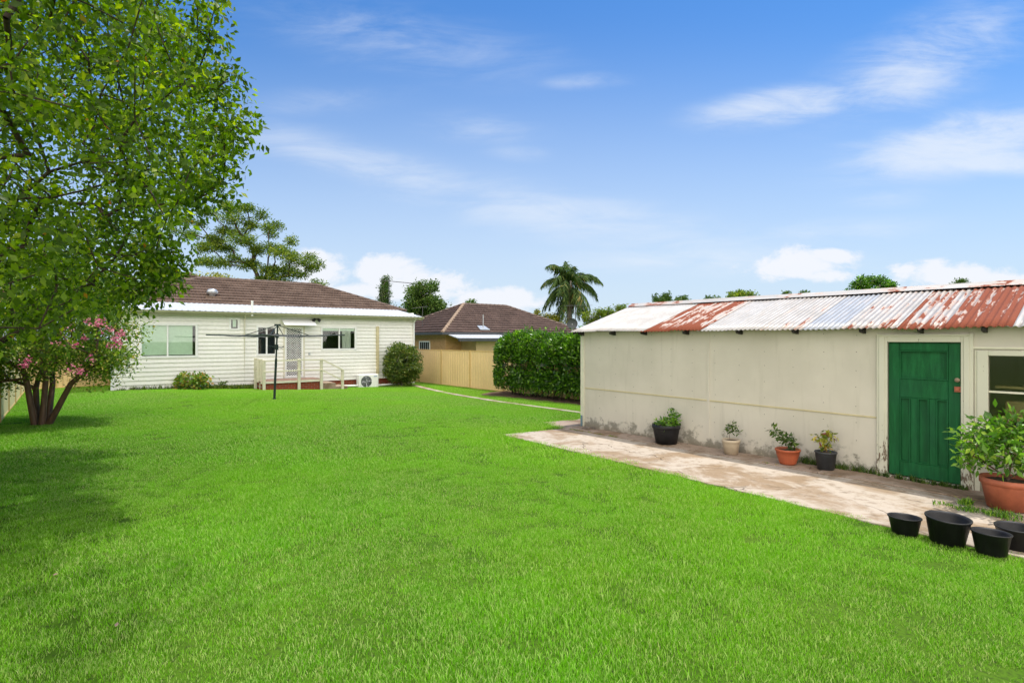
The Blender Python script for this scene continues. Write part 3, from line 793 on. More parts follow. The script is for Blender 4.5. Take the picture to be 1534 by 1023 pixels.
def tiled_roof(name, eave, r0, r1, mat_, parent, base):
    """eave: 4 corners counter-clockwise from near-left; r0,r1 ridge ends (near e0/e3 and e1/e2)"""
    V = {'v': [], 'uv': [], 'f': []}
    e0, e1, e2, e3 = eave
    tiled_plane(V, None, e0, e1, r1, r0); tiled_plane(V, None, e1, e2, r1, r1); tiled_plane(V, None, e2, e3, r0, r1); tiled_plane(V, None, e3, e0, r0, r0)
    vv = np.array([list(p) for p in V['v']]) - np.array(base)
    me = npmesh(name, vv, np.array(V['f']), {'tuv': np.array(V['uv'])})
    return link(name, me, mat_, parent)
ez = 3.62; rz_ = 5.26
E = [HB(-.6, 2.75, ez), HB(13.55, 2.75, ez), HB(13.55, 11.4, ez), HB(-.6, 11.4, ez)]
R0, R1 = HB(3.75, 7.05, rz_), HB(9.7, 7.05, rz_)
rf = tiled_roof('tiled_roof', E, R0, R1, M['tile'], house, house.location)
def capline(mb, a, b, r=.085, step=.4):
    a = Vector(a); b = Vector(b); n = max(1, int((b - a).length / step))
    for i in range(n):
        p, q = a.lerp(b, i / n), a.lerp(b, (i + 1.08) / n if i < n - 1 else 1)
        mb.tube([p, q], [r * 1.12, r * .95], 8)
m = MB()
for p, q in ((R0, R1), (E[0], R0), (E[1], R1), (E[3], R0), (E[2], R1)): capline(m, p, q)
hp('ridge_cap', m, M['ridge'], rf, smooth=True)
# second, slightly higher front roof seen as a peak at the left
E2 = [HB(-1.2, 6.2, 3.9), HB(5.9, 6.2, 3.9), HB(5.9, 13.6, 3.9), HB(-1.2, 13.6, 3.9)]
Ra, Rb = HB(3.35, 8.6, 5.62), HB(3.36, 11, 5.62)
V = {'v': [], 'uv': [], 'f': []}
tiled_plane(V, None, E2[0], E2[1], Ra, Ra); tiled_plane(V, None, E2[1], E2[2], Rb, Ra); tiled_plane(V, None, E2[2], E2[3], Rb, Rb); tiled_plane(V, None, E2[3], E2[0], Ra, Rb)
vv = np.array([list(p) for p in V['v']]) - np.array(house.location)
rf2 = link('front_roof', npmesh('front_roof', vv, np.array(V['f']), {'tuv': np.array(V['uv'])}), M['tile'], house)
m = MB(); capline(m, E2[0], Ra); capline(m, E2[1], Ra); capline(m, Ra, Rb); hp('ridge_cap', m, M['ridge'], rf2, smooth=True)
# whirly vent
def on_roof(s, n): return ez + (n - 2.75) / (7.05 - 2.75) * (rz_ - ez)
sv = hs(318, 3.9); zc = on_roof(sv, 3.9)
m = MB(); x, y, _ = HB(sv, 3.9, 0)
m.box(sv - .32, sv + .32, 3.6, 4.2, zc - .12, zc + .0, HB); hp('vent_flashing', m, M['ridge_tan'])
m = MB(); m.lathe([(.13, 0), (.13, .09), (.2, .11), (.235, .18), (.235, .25), (.18, .33), (.06, .37), (.01, .375)], 24, (x, y, zc + .02))
for k in range(18):
    a = 2 * math.pi * k / 18
    m.tube([(x + .2 * math.cos(a), y + .2 * math.sin(a), zc + .12), (x + .25 * math.cos(a + .2), y + .25 * math.sin(a + .2), zc + .22), (x + .17 * math.cos(a + .4), y + .17 * math.sin(a + .4), zc + .35)], .012, 4)
hp('roof_vent', m, M['steel'], smooth=True)

# ------------------------------------------------------------------ porch
def world_part(root, name, mb, mat_, parent=None, **k):
    o = mb.build(name, mat_, None, **k)
    for v in o.data.vertices: v.co -= Vector(root.location)
    o.parent = parent or root; return o
pd = -1.5
sp0, sp1 = hs(392, pd), hs(482, pd); zf = opens['door'][2] - .03
gx = lambda s, n: gz(*HB(s, n, 0)[:2])
por = empty('back_porch', HB(sp0, pd, gx(sp0, pd)), 'back porch with red brick base and pale timber handrails by the door', 'porch')
m = MB(); m.box(sp0, sp1, pd + .03, -.05, -.5, zf - .07, HB); ob = world_part(por, 'brick_base', m, M['redbrick']); add_wuv(ob, lambda x, y, z: (x * he[0] + y * he[1], z, 0))
m = MB(); nb = 11
for i in range(nb):
    a = sp0 - .04 + (sp1 - sp0 + .08) * i / nb; b = sp0 - .04 + (sp1 - sp0 + .08) * (i + .96) / nb
    m.box(a, b, pd - .03, -.05, zf - .07, zf, HB)
world_part(por, 'deck', m, M['deck'])
m = MB(); m.box(sp0 - .05, sp1 + .05, pd - .06, pd - .035, zf - .09, zf - .005, HB); world_part(por, 'deck_edge', m, M['cream'])
m = MB(); m.box(sp1 + .02, sp1 + .65, pd + .1, -.2, -.5, zf - .2, HB); m.box(sp1 + .65, sp1 + 1.2, pd + .1, -.2, -.5, zf - .38, HB); each(lambda q: world_part(por, 'step', q, M['concrete2']), m)
posts = [(hs(395.5, pd - .12), pd - .12), (hs(448, pd - .1), pd - .1), (hs(481.5, pd - .1), pd - .1), (hs(513, pd - .1), pd - .1), (hs(386, pd + .3), pd + .75), (hs(391, pd + .3), pd + .3)]
ptop = [hz(398, 539, pd), hz(448, 537, pd), hz(481, 537, pd), hz(513, 553, pd), hz(388, 537, pd), hz(390, 538, pd)]
for (s, n_), zt_ in zip(posts, ptop):
    m = MB(); m.box(s - .055, s + .055, n_ - .05, n_ + .05, gx(s, n_) - .05, zt_, HB); world_part(por, 'post', m, M['rail'], bevel=.006)
def rail(i, j, dz, h=.05):
    (s0, n0), (s1, n1) = posts[i], posts[j]; z0, z1 = ptop[i] + dz, ptop[j] + dz
    m = MB(); n0 -= .08; n1 -= .08
    m.hexa([HB(s0, n0, z0 - h), HB(s1, n1, z1 - h), HB(s1, n1 + .03, z1 - h), HB(s0, n0 + .03, z0 - h), HB(s0, n0, z0 + h), HB(s1, n1, z1 + h), HB(s1, n1 + .03, z1 + h), HB(s0, n0 + .03, z0 + h)])
    world_part(por, 'handrail', m, M['rail'])
rail(0, 1, -.05, .03); rail(1, 2, -.05, .03); rail(2, 3, -.03, .035); rail(2, 3, -.5, .03); rail(1, 2, -.5, .025); rail(0, 1, -.5, .025); rail(4, 5, -.05, .03); rail(4, 5, -.45, .03)
m = MB(); (s0, n0), (s1, n1) = posts[0], posts[4]
m.box(min(s0, s1) - .02, max(s0, s1) + .02, -1.1, -1.07, ptop[0] - .95, ptop[0] - .03, HB); world_part(por, 'side_panel', m, M['cream'])

# ------------------------------------------------------------------ air conditioner
sa, sb_ = hs(537, -.5), hs(566.5, -.5); na = -.55
gg = gx((sa + sb_) / 2, na)
ac = empty('air_conditioner', HB((sa + sb_) / 2, na, gg), 'white outdoor air conditioner unit with round black fan grille', 'air conditioner')
z0 = hz(552, 582, na); z1 = hz(552, 561, na)
m = MB(); m.box(sa, sb_, na, na + .33, z0 + .03, z1, HB); world_part(ac, 'casing', m, M['white'], bevel=.012)
cxs = sa + (sb_ - sa) * .38; zc = (z0 + z1) / 2 + .01; r = (z1 - z0) * .40
m = MB(); cc = Vector(HB(cxs, na - .004, zc)); ev = Vector((he[0], he[1], 0)); nv = Vector((hn[0], hn[1], 0))
vs = [cc + ev * math.cos(a) * r + Vector((0, 0, 1)) * math.sin(a) * r for a in [2 * math.pi * k / 32 for k in range(32)]]
m.add(vs + [v + nv * .02 for v in vs], [tuple(range(32)), tuple(range(32, 64))[::-1]] + [(k, (k + 1) % 32, 32 + (k + 1) % 32, 32 + k) for k in range(32)])
fan = world_part(ac, 'fan_opening', m, M['charcoal'])
m = MB()
for q in range(1, 7):
    rr = r * q / 6.3
    pts = [cc - nv * .012 + ev * math.cos(a) * rr + Vector((0, 0, 1)) * math.sin(a) * rr for a in [2 * math.pi * k / 28 for k in range(29)]]
    m.tube(pts, .0022, 4)
for k in range(12):
    a = math.pi * k / 12; dv = ev * math.cos(a) * r + Vector((0, 0, 1)) * math.sin(a) * r; m.tube([cc - nv * .012 - dv, cc - nv * .012 + dv], .0022, 4)
world_part(ac, 'fan_grille', m, M['steel'], fan)
m = MB(); m.box(sb_ - .25, sb_ - .07, na - .003, na, z1 - .11, z1 - .08, HB); world_part(ac, 'badge', m, plain('blue_badge', (.08, .2, .5)))
m = MB(); m.box(sa + .05, sa + .15, na, na + .33, gg - .02, z0 + .03, HB); m.box(sb_ - .15, sb_ - .05, na, na + .33, gg - .02, z0 + .03, HB); each(lambda q: world_part(ac, 'foot', q, M['charcoal']), m)
# loose pvc pipe along the brick base
m = MB(); q0, q1 = hs(498, -.35), HW - .2
m.tube([HB(q0, -.35, gx(q0, -.35) + .10), HB((q0 + q1) / 2, -.38, gx((q0 + q1) / 2, -.35) + .08), HB(q1, -.5, gx(q1, -.5) + .12)], .05, 8)
o = m.build('drain_pipe', M['white'], smooth=True); tag(o, 'white plastic pipe lying along the brick base of the house', 'pipe')

# ------------------------------------------------------------------ clothes line
cb_ = Vector((-7.88, 17.7, 0)); cb_.z = gz(cb_.x, cb_.y)
cl = empty('clothes_line', cb_, 'dark green rotary clothes line on a leaning pole in the lawn', 'clothes line')
top = Vector((.11, 0, at(416, 487, 17.7)[2] - cb_.z))
m = MB(); m.tube([(0, 0, -.05), top * .55], .038, 10); m.tube([top * .53, top], .026, 10); m.tube([(0, 0, -.03), (0.003, 0, .06)], .06, 10); m.tube([top - Vector((0, 0, .02)), top + Vector((0, 0, .035))], .10, 10); m.build('pole', M['hoist'], cl, smooth=False)
hub = top * ((at(416, 503, 17.7)[2] - cb_.z) / top.z)
m = MB(); m.tube([hub - Vector((0, 0, .07)), hub + Vector((0, 0, .07))], .055, 10); m.build('hub', M['hoist'], cl)
arms = []
for k in range(4):
    a = math.radians(12 + 90 * k); d = Vector((math.cos(a), math.sin(a), 0)); tip = hub + d * 2.15 + Vector((0, 0, .03)); arms.append((d, tip))
    m = MB(); m.tube([hub, hub.lerp(tip, .5) - Vector((0, 0, .015)), tip], [.027, .024, .021], 8)
    m.tube([top, hub + d * 1.05], .013, 6); m.tube([hub + d * .35 + Vector((0, 0, -.3 + .3)), hub.lerp(tip, .42)], .012, 6)
    m.build('arm', M['hoist'], cl)
m = MB()
for q in range(1, 7):
    f = .36 + .64 * q / 6
    for k in range(4):
        p, t_ = hub.lerp(arms[k][1], f), hub.lerp(arms[(k + 1) % 4][1], f); mid = p.lerp(t_, .5) - Vector((0, 0, .03 + .02 * (q % 3)))
        m.tube([p, mid, t_], .006, 4, False)
m.build('line_wire', M['wire'], cl)
m = MB(); cz = top * ((at(414, 520, 17.7)[2] - cb_.z) / top.z)
m.tube([cz - Vector((0, 0, .09)), cz + Vector((0, 0, .09))], .055, 10); m.tube([cz, cz + Vector((.2, -.06, -.01)), cz + Vector((.27, -.08, .02))], .018, 6); m.tube([cz + Vector((-.28, .02, .03)), cz], .018, 6)
m.build('crank', M['hoist'], cl)

# ------------------------------------------------------------------ fences
def fence(name, A, B_, label, m_panel, m_post, h=1.8, width=2.37, side=1):
    A = Vector(A); B_ = Vector(B_); d = (B_ - A).normalized(); w = Vector((-d.y, d.x)) * side; L = (B_ - A).length; n = max(1, round(L / width)); W = L / n
    root = empty(name, (A.x, A.y, gz(A.x, A.y)), label, 'fence')
    for i in range(n + 1):
        p = A + d * W * i; z = gz(p.x, p.y); m = MB()
        P = [p + d * a + w * b for a, b in ((-.03, -.035), (.03, -.035), (.03, .035), (-.03, .035))]
        m.hexa([(q.x, q.y, z - .2) for q in P] + [(q.x, q.y, z + h + .02) for q in P]); world_part(root, 'post', m, m_post)
    for i in range(n):
        p = A + d * (W * i + .03); q = A + d * (W * (i + 1) - .03); m = MB(); l = (q - p).length
        k = int(l / .19); pts = []
        for j in range(k):
            x = j * l / k; c = l / k
            pts += [(x, 0), (x + c * .35, 0), (x + c * .48, .022), (x + c * .85, .022), (x + c * .98, 0)]
        pts.append((l, 0))
        for (x, o_) in pts:
            r_ = p + d * x + w * (o_ - .011); z = gz(r_.x, r_.y); m.v += [(r_.x, r_.y, z + .03), (r_.x, r_.y, z + h - .02)]
        for j in range(len(pts) - 1): m.f.append((2 * j, 2 * j + 2, 2 * j + 3, 2 * j + 1))
        world_part(root, 'panel', m, m_panel)
        m = MB()
        for (zz, hh) in ((.0, .05), (h - .03, .045)):
            P = [p + w * -.022, q + w * -.022, q + w * .022, p + w * .022]
            m.hexa([(v.x, v.y, gz(v.x, v.y) + zz) for v in P] + [(v.x, v.y, gz(v.x, v.y) + zz + hh) for v in P])
        each(lambda q_: world_part(root, 'rail', q_, m_post), m)
    return root
fence('boundary_fence', (-6.9, 31.2), (9.4, 12.8), 'tan ribbed steel boundary fence between the house and the hedge', M['fence'], M['fencepost'])
dL = Vector((-.64, .768)); a = Vector((-12.7, 13.3)) - dL * 13; b = Vector((-12.7, 13.3)) + dL * 14
fence('side_fence', a, b, 'pale cream steel fence behind the pink flowering tree, left edge', M['fence_left'], M['fencepost'])
g0 = HB(-.1, 3.2, 0); g1 = Vector(HB(-3.6, 2.0, 0)[:2])
fence('side_gate_fence', (g0[0], g0[1]), g1, 'short tan steel fence closing the gap left of the house', M['fence'], M['fencepost'], h=1.5)

# ------------------------------------------------------------------ shed
shed = empty('garden_shed', (shedC[0], shedC[1], 0), 'old cream sheeted shed with rusty corrugated iron roof and green door', 'shed')
def sp_(name, mb, mat_, parent=None, **k): return world_part(shed, name, mb, mat_, parent, **k)
SL = 11.0; SD = 4.1; wt = 2.165
ds0, ds1 = ss(1330), ss(1440); dzt = sz(1385, 512.5)
ws0, ws1 = ss(1481), ss(1481) + 1.35; wz1 = sz(1500, 533); wz0 = sz(1500, 659)
m = MB(); T = .09
m.box(0, ds0, 0, T, -.1, wt, SB); m.box(ds0, ds1, 0, T, dzt, wt, SB); m.box(ds1, ws0, 0, T, -.1, wt, SB)
m.box(ws0, ws1, 0, T, -.1, wz0, SB); m.box(ws0, ws1, 0, T, wz1, wt, SB); m.box(ws1, SL, 0, T, -.1, wt, SB)
sp_('wall', m, M['shedwall'])
m = MB(); m.hexa([SB(0, T, -.4), SB(T, T, -.4), SB(T, SD - T, -.4), SB(0, SD - T, -.4), SB(0, T, wt - .1), SB(T, T, wt - .1), SB(T, SD - T, wt - .1), SB(0, SD - T, wt - .1)])
m.add([SB(0.003, T, wt - .1), SB(.003, SD - T, wt - .1), SB(.003, SD / 2, 2.78), SB(T, T, wt - .1), SB(T, SD - T, wt - .1), SB(T, SD / 2, 2.78)], [(0, 1, 2), (5, 4, 3), (0, 2, 5, 3), (1, 4, 5, 2)])
m.box(0, SL, SD - T, SD, -.4, wt, SB); m.box(SL - T, SL, T, SD - T, -.1, wt, SB)
sp_('end_wall', m, M['shedwall'])
m = MB(); m.box(T, SL - T, T, SD - T, 0, .02, SB); sp_('floor', m, M['dark'])
m = MB(); rn = random.Random(9)
for k in range(25):
    s_ = .06 + k * .45
    if s_ > ss(1310): break
    for j in range(8):
        z_ = .22 + j * .265 + rn.uniform(-.02, .02); c0 = Vector(SB(s_ + rn.uniform(-.01, .01), -.0025, z_)); e0 = Vector((sd[0], sd[1], 0)) * .0065; u0 = Vector((0, 0, .0065)); nv0 = Vector((sn[0], sn[1], 0)) * .004
        P0 = [c0 - e0, c0 - u0, c0 + e0, c0 + u0]; m.add([p - Vector((0, 0, 0)) for p in P0] + [p + nv0 for p in P0], [(3, 2, 1, 0), (4, 5, 6, 7), (0, 1, 5, 4), (1, 2, 6, 5), (2, 3, 7, 6), (3, 0, 4, 7)])
tag(sp_('nail_heads', m, M['rafter']), kind='stuff')
# battens over sheet joints
def batten(m, s0, z0, s1, z1, w, t):
    if abs(s1 - s0) < 1e-3: m.box(s0 - w / 2, s0 + w / 2, -t, 0, z0, z1, SB)
    else: m.hexa([SB(s0, -t, z0 - w / 2), SB(s1, -t, z1 - w / 2), SB(s1, 0, z1 - w / 2), SB(s0, 0, z0 - w / 2), SB(s0, -t, z0 + w / 2), SB(s1, -t, z1 + w / 2), SB(s1, 0, z1 + w / 2), SB(s0, 0, z0 + w / 2)])
zA = sz(880, 581); zB = sz(1313, 625)
for (s0, s1, f) in ((.1, ss(1061) - .03, 0), (ss(1061) + .03, ss(1313), 1)):
    m = MB(); za_ = zA + (zB - zA) * (s0 / ss(1313)); zb_ = zA + (zB - zA) * (s1 / ss(1313)); batten(m, s0, za_, s1, zb_, .022, .014); sp_('batten', m, M['beige'], bevel=.003)
m = MB(); batten(m, ss(1061.5), .03, ss(1061.5), wt - .03, .045, .012); sp_('batten', m, M['shedwall'], bevel=.003)
m = MB(); m.box(-.03, .07, -.016, 0, .03, wt - .1, SB); m.box(-.03, 0, 0, .07, .03, wt - .1, SB); each(lambda q: sp_('corner_board', q, M['cream']), m)
# door
fo0, fo1 = ss(1314), ss(1459); ft = sz(1385, 499.5)
m = MB(); pr = -.035
m.box(fo0, ds0, pr, .05, .03, ft, SB); m.box(ds1, fo1, pr, .05, .0, ft, SB); m.box(ds0, ds1, pr, .05, dzt, ft, SB)
m.box(fo0 + .03, ds0 - .03, pr - .012, pr, .03, ft - .04, SB); m.box(ds1 + .03, fo1 - .04, pr - .012, pr, .03, ft - .04, SB)
m.box(fo0 + .03, fo1 - .04, pr - .014, pr, ft - .04, ft - .012, SB); sp_('door_frame', m, M['frame_old'], bevel=.005)
dw = ds1 - ds0; db = .075; g_ = .008; a0, a1 = ds0 + g_, ds1 - g_; D0, D1 = .012, .05
m = MB()
zt_ = dzt - .008; st_w = .13; top0 = zt_ - .11; top1 = top0 - .40; lockr = top1 - .26; botr = db + .2
m.box(a0, a0 + st_w, D0, D1, db, zt_, SB); m.box(a1 - st_w, a1, D0, D1, db, zt_, SB)
i0, i1 = a0 + st_w, a1 - st_w
m.box(i0, i1, D0, D1, top0, zt_, SB); m.box(i0, i1, D0, D1, lockr, top1, SB); m.box(i0, i1, D0, D1, db, botr, SB)
pw = (i1 - i0 - .16) / 3
for k in (1, 2):
    x = i0 + pw * k + .08 * (k - 1); m.box(x, x + .08, D0, D1, botr, lockr, SB)
door = sp_('door', m, M['door'], bevel=.006)
m = MB(); m.box(i0, i1, D0 + .028, D1 - .003, top1, top0, SB); 
for k in range(3):
    x = i0 + (pw + .08) * k; m.box(x, x + pw, D0 + .028, D1 - .003, botr, lockr, SB)
each(lambda q: sp_('door_panel', q, M['door'], door), m)
m = MB(); mo = .014
def mould(x0, x1, z0, z1):
    m.box(x0, x0 + mo, D0 - .007, D0 + .027, z0, z1, SB); m.box(x1 - mo, x1, D0 - .007, D0 + .027, z0, z1, SB)
    m.box(x0 + mo, x1 - mo, D0 - .007, D0 + .027, z0, z0 + mo, SB); m.box(x0 + mo, x1 - mo, D0 - .007, D0 + .027, z1 - mo, z1, SB)
mould(i0, i1, top1, top0)
for k in range(3): x = i0 + (pw + .08) * k; mould(x, x + pw, botr, lockr)
each(lambda q: sp_('moulding', q, M['door'], door), m, 4)
sk = ss(1435); zk = sz(1435, 569)
m = MB()
c_ = Vector(SB(sk, 0, zk)); nn = Vector((-sn[0], -sn[1], 0)); ee = Vector((sd[0], sd[1], 0))
m.tube([c_, c_ + nn * .04], .012, 8); m.tube([c_ + nn * .035, c_ + nn * .05, c_ + nn * .065, c_ + nn * .07], [.022, .03, .024, .008], 12)
sp_('handle', m, M['ridge_tan'], door, smooth=True)
m = MB(); m.box(sk - .035, sk + .035, -.012, .012, zk - .16, zk - .09, SB); m.tube([Vector(SB(sk, -.015, zk - .12)) , Vector(SB(sk, -.04, zk - .12))], .022, 10); sp_('lock', m, M['terra_old'], door)
m = MB(); m.box(ds0, ds1, -.05, .06, .035, db - .012, SB); sp_('threshold', m, M['frame_old'])
# window
m = MB(); fw = .11; pr = -.04
m.box(ws0 - fw, ws0, pr, .06, wz0 - .04, wz1 + fw * .6, SB); m.box(ws1, ws1 + fw, pr, .06, wz0 - .04, wz1 + fw * .6, SB); m.box(ws0, ws1, pr, .06, wz1, wz1 + fw * .6, SB); m.box(ws0 - fw - .02, ws1 + fw, pr - .04, .06, wz0 - .09, wz0 - .04, SB); m.box(ws0, ws1, pr + .01, .06, wz0 - .04, wz0 + .02, SB)
wn = sp_('window', m, M['frame_old'], bevel=.005)
m = MB(); zmid = sz(1500, 587.5)
m.box(ws0, ws1, .0, .03, zmid - .012, zmid + .012, SB); m.box((ws0 + ws1) / 2 - .012, (ws0 + ws1) / 2 + .012, .002, .028, wz0 + .02, zmid - .012, SB); m.box((ws0 + ws1) / 2 - .012, (ws0 + ws1) / 2 + .012, .002, .028, zmid + .012, wz1, SB); each(lambda q: sp_('glazing_bar', q, M['cream'], wn), m)
m = MB(); m.box(ws0, ws1, .034, .038, wz0 + .02, wz1, SB); sp_('pane', m, M['shedglass'], wn)
m = MB(); m.box(ws0 - .1, ws1, .5, .75, wz0 + .2, wz0 + .24, SB); m.box(ws0, ws1 + .4, .5, .75, wz0 + .62, wz0 + .65, SB); m.box(ws0 + .1, ws0 + .4, .52, .7, wz0 + .24, wz0 + .45, SB); m.box(ws0 + .7, ws0 + .85, .52, .7, wz0 + .24, wz0 + .5, SB); each(lambda q: sp_('shelf', q, M['beige'], wn), m)
m = MB(); m.box(fo1, SL, -.03, .0, wz1 + fw * .6 + .02, wz1 + fw * .6 + .045, SB); sp_('head_trim', m, M['cream'])
m = MB(); m.box(fo1 + .01, fo1 + .06, -.02, 0, .03, wz1 + fw * .6, SB); sp_('cover_strip', m, M['cream'])
# corrugated roof
ez_s = 2.155; rz_s = 2.83; oh = .20; end = .14; half = SD / 2
slope = (rz_s - ez_s) / (half + oh)
ens = -oh
def spx(px): return ss(px, ens)
bounds = [(-end, .02, 0, .3), (spx(890), .0, 0, .5), (spx(960), .50, 0, .2), (spx(1002), .50, 0, .8), (spx(1046), -.08, .15, .4), (spx(1090), -.02, 0, .9), (spx(1135), .12, 0, .6),
          (spx(1168), .24, 0, .1), (spx(1197), -.1, 1, .5), (spx(1262), .22, 0, .35), (spx(1340), .44, 0, .7), (spx(1418), .60, 0, .15), (spx(1512), .04, .1, .6), (spx(1512) + .76, .3, 0, .3), (spx(1512) + 1.5, .1, .2, .4)]
while bounds[-1][0] < SL: bounds.append((bounds[-1][0] + .76, random.choice([.05, .25, .4]), 0, random.random()))
def corr_roof():
    V = []; Fc = []; A = []; U = []
    for side in (0, 1):
        for bi, (b0, rust, galv, rr) in enumerate(bounds):
            b1 = bounds[bi + 1][0] if bi + 1 < len(bounds) else SL + end
            b1 = min(b1, SL + end)
            if b1 - b0 < .02: continue
            if side == 1: rust = .2
            n = max(3, int((b1 - b0 + .06) / .076 * 8)); rows = 7
            lift = .006 * (bi % 2) + (.0035 if side else 0); ext = random.Random(bi).uniform(-.02, .025)
            base = len(V)
            for j in range(rows):
                t = j / (rows - 1)
                run = (half + oh + ext) * t      # from ridge to eave
                for i in range(n + 1):
                    s = b0 - .03 + (b1 - b0 + .06) * i / n
                    ph = 2 * math.pi * s / .076; w = .5 + .5 * math.cos(ph)
                    sag = -.02 * math.sin(min(max(s / SL, 0), 1) * math.pi) + .006 * math.sin(s * 2.1 + bi)
                    z = rz_s - slope * run + .019 * w + lift + sag * (.5 + .5 * t)
                    n_ = half - run if side == 0 else half + run
                    V.append(SB(s, n_, z)); A.append((rust, galv, t)); U.append((s + .076 * round(rr * 90), run + rr * 3, w))
            for j in range(rows - 1):
                for i in range(n):
                    k = base + j * (n + 1) + i; Fc.append((k, k + 1, k + n + 2, k + n + 1))
    U = np.array(U); Vn = np.array(V) - np.array(shed.location)
    U[:, 1] -= 0
    return npmesh('roof', Vn, np.array(Fc), {'sheet': np.array(A), 'suv': U})
roof = link('roof', corr_roof(), M['corr'], shed, True)
sol = roof.modifiers.new('thick', 'SOLIDIFY'); sol.thickness = .0015
# ridge capping in lengths
m = MB(); s = -end - .02; k = 0; VV = []; FF = []; AA = []; UU = []
while s < SL:
    L_ = 1.8; rr = random.random(); rust = random.choice([.2, .36, .3])
    for s_ in (s, min(s + L_ + .03, SL + end)):
        for (dn, dz) in ((-.17, -.052), (-.09, -.012), (-.03, .012), (0, .035), (.03, .012), (.09, -.012), (.17, -.052)):
            VV.append(SB(s_, half + dn, rz_s + .036 + dz + .003 * (k % 2))); AA.append((rust, 0, .5)); UU.append((s_ * .3 + rr * 5, dn * 5 + rr * 9, 1))
    b = len(VV) - 14
    for i in range(6): FF.append((b + i, b + i + 1, b + 7 + i + 1, b + 7 + i))
    s += L_; k += 1
link('ridge_cap', npmesh('ridge_cap', np.array(VV) - np.array(shed.location), np.array(FF), {'sheet': np.array(AA), 'suv': np.array(UU)}), M['corr'], roof)
for px in (869, 916, 963, 1026, 1106, 1190, 1291, 1378, 1474, 1590):
    s = ss(px, -.12); m = MB(); z = ez_s - .035; L_ = .17
    P = lambda a, n_, zz: SB(s + a, n_, zz)
    m.hexa([P(-.022, -.17, z - .02), P(.022, -.17, z - .02), P(.022, .0, z - .04), P(-.022, .0, z - .04), P(-.022, -.185, z + .022), P(.022, -.185, z + .022), P(.022, .0, z + .06), P(-.022, 0, z + .06)])
    sp_('rafter_end', m, M['rafter'], bevel=.004)
m = MB(); m.hexa([SB(-end, -.15, ez_s - .05), SB(-end + .03, -.15, ez_s - .05), SB(-end + .03, half, rz_s - .09), SB(-end, half, rz_s - .09), SB(-end, -.15, ez_s + .01), SB(-end + .03, -.15, ez_s + .01), SB(-end + .03, half, rz_s - .01), SB(-end, half, rz_s - .01)]); sp_('barge_board', m, M['rafter'])
# downpipe remnant and hose at the shed corner
m = MB(); m.tube([SB(.03, -.05, .0), SB(.03, -.05, .28)], .022, 8); o = m.build('tap_pipe', plain('blue_grey_pipe', (.12, .2, .24)), None); tag(o, 'short blue grey pipe standing at the far corner of the shed', 'pipe')
m = MB(); rr_ = random.Random(3)
for k in range(9):
    s = .05 + rr_.random() * .35; m.tube([SB(s, -.04 - rr_.random() * .25, .045), SB(s + rr_.uniform(-.2, .2), -.1 - rr_.random() * .15, .06 + rr_.random() * .05), SB(s + rr_.uniform(-.2, .3), -.05 - rr_.random() * .3, .045)], .006, 5)
o = m.build('twigs', M['bark_grey'], None); tag(o, 'small pile of dry twigs at the far corner of the shed', 'twigs')

# ------------------------------------------------------------------ pots and plants
def pot_mesh(root, r, h, mat_, style='plain', soil=None, n=32):
    rb = r * (.74 if style != 'bowl' else .62); t = .012
    if style == 'rim': prof = [(rb, 0), (r * .93, h * .78), (r * .935, h * .79), (r, h * .80), (r, h), (r - t, h), (r * .88 - t, h * .78), (rb - t, t), (.001, t)]
    elif style == 'bowl': prof = [(rb, 0), (rb * 1.08, h * .12), (r * .86, h * .55), (r * .95, h * .86), (r * 1.0, h * .87), (r * 1.03, h * .97), (r, h), (r - t, h), (r * .9 - t, h * .85), (rb - t, t), (.001, t)]
    else: prof = [(rb, 0), (r * .955, h * .93), (r * 1.0, h * .935), (r * 1.01, h * .985), (r, h), (r - t, h), (r * .93 - t, h * .92), (rb - t, t), (.001, t)]
    m = MB(); m.lathe(prof, n); o = m.build('pot', mat_, root, True)
    if style in ('bowl', 'rib'):
        m = MB()
        for k in range(24):
            a = 2 * math.pi * k / 24; m.tube([(rb * 1.02 * math.cos(a), rb * 1.02 * math.sin(a), h * .06), (r * .90 * math.cos(a), r * .90 * math.sin(a), h * .72)], .006, 4)
        each(lambda q: q.build('rib', mat_, o), m)
    if soil is not None:
        m = MB(); m.lathe([(r * .86 * (.75 + .25 * soil), h * soil), (r * .5, h * soil + .012), (.001, h * soil + .02)], 20); m.build('soil', M['soil'], root, True)
    return o
def potted(name, px, py_rim, n_, r, h, mat_, style, label, cat, soil=.85, zg=.036, xy=None, group=None):
    x, y = xy if xy else SB(ss(px, n_), n_, 0)[:2]
    root = empty(name, (x, y, zg), label, cat, group); pot_mesh(root, r, h, mat_, style, soil); return root
def plant(root, pts, base, lm, bm_, leaf, per, spread, rt=.004, rtip=.0015, aspect=.4, seed=1, droop=.1, name='plant'):
    rg = np.random.default_rng(seed)
    nodes, par, cnt = grow([np.array(p) for p in pts], base, (base[0], base[1], base[2] + .04), jitter=.05, seed=seed)
    st = link('stem', branch_mesh('stem', nodes, par, cnt, rtip, rt, n=5), bm_, root, True)
    E = np.repeat(np.array(pts), per, axis=0); off = rg.normal(size=E.shape) * spread
    me = leaves_mesh('foliage', E + off, leaf, aspect=aspect, droop=droop, out=off / (np.linalg.norm(off, axis=1)[:, None] + 1e-6), outw=.8, rg=rg)
    link('foliage', me, lm, root)
rg = np.random.default_rng(21)
p = potted('potted_herb', 998, 0, -.31, .262, .36, M['black'], 'rim', 'large black pot of low leafy greens, leftmost pot by the shed wall', 'potted plant', .9)
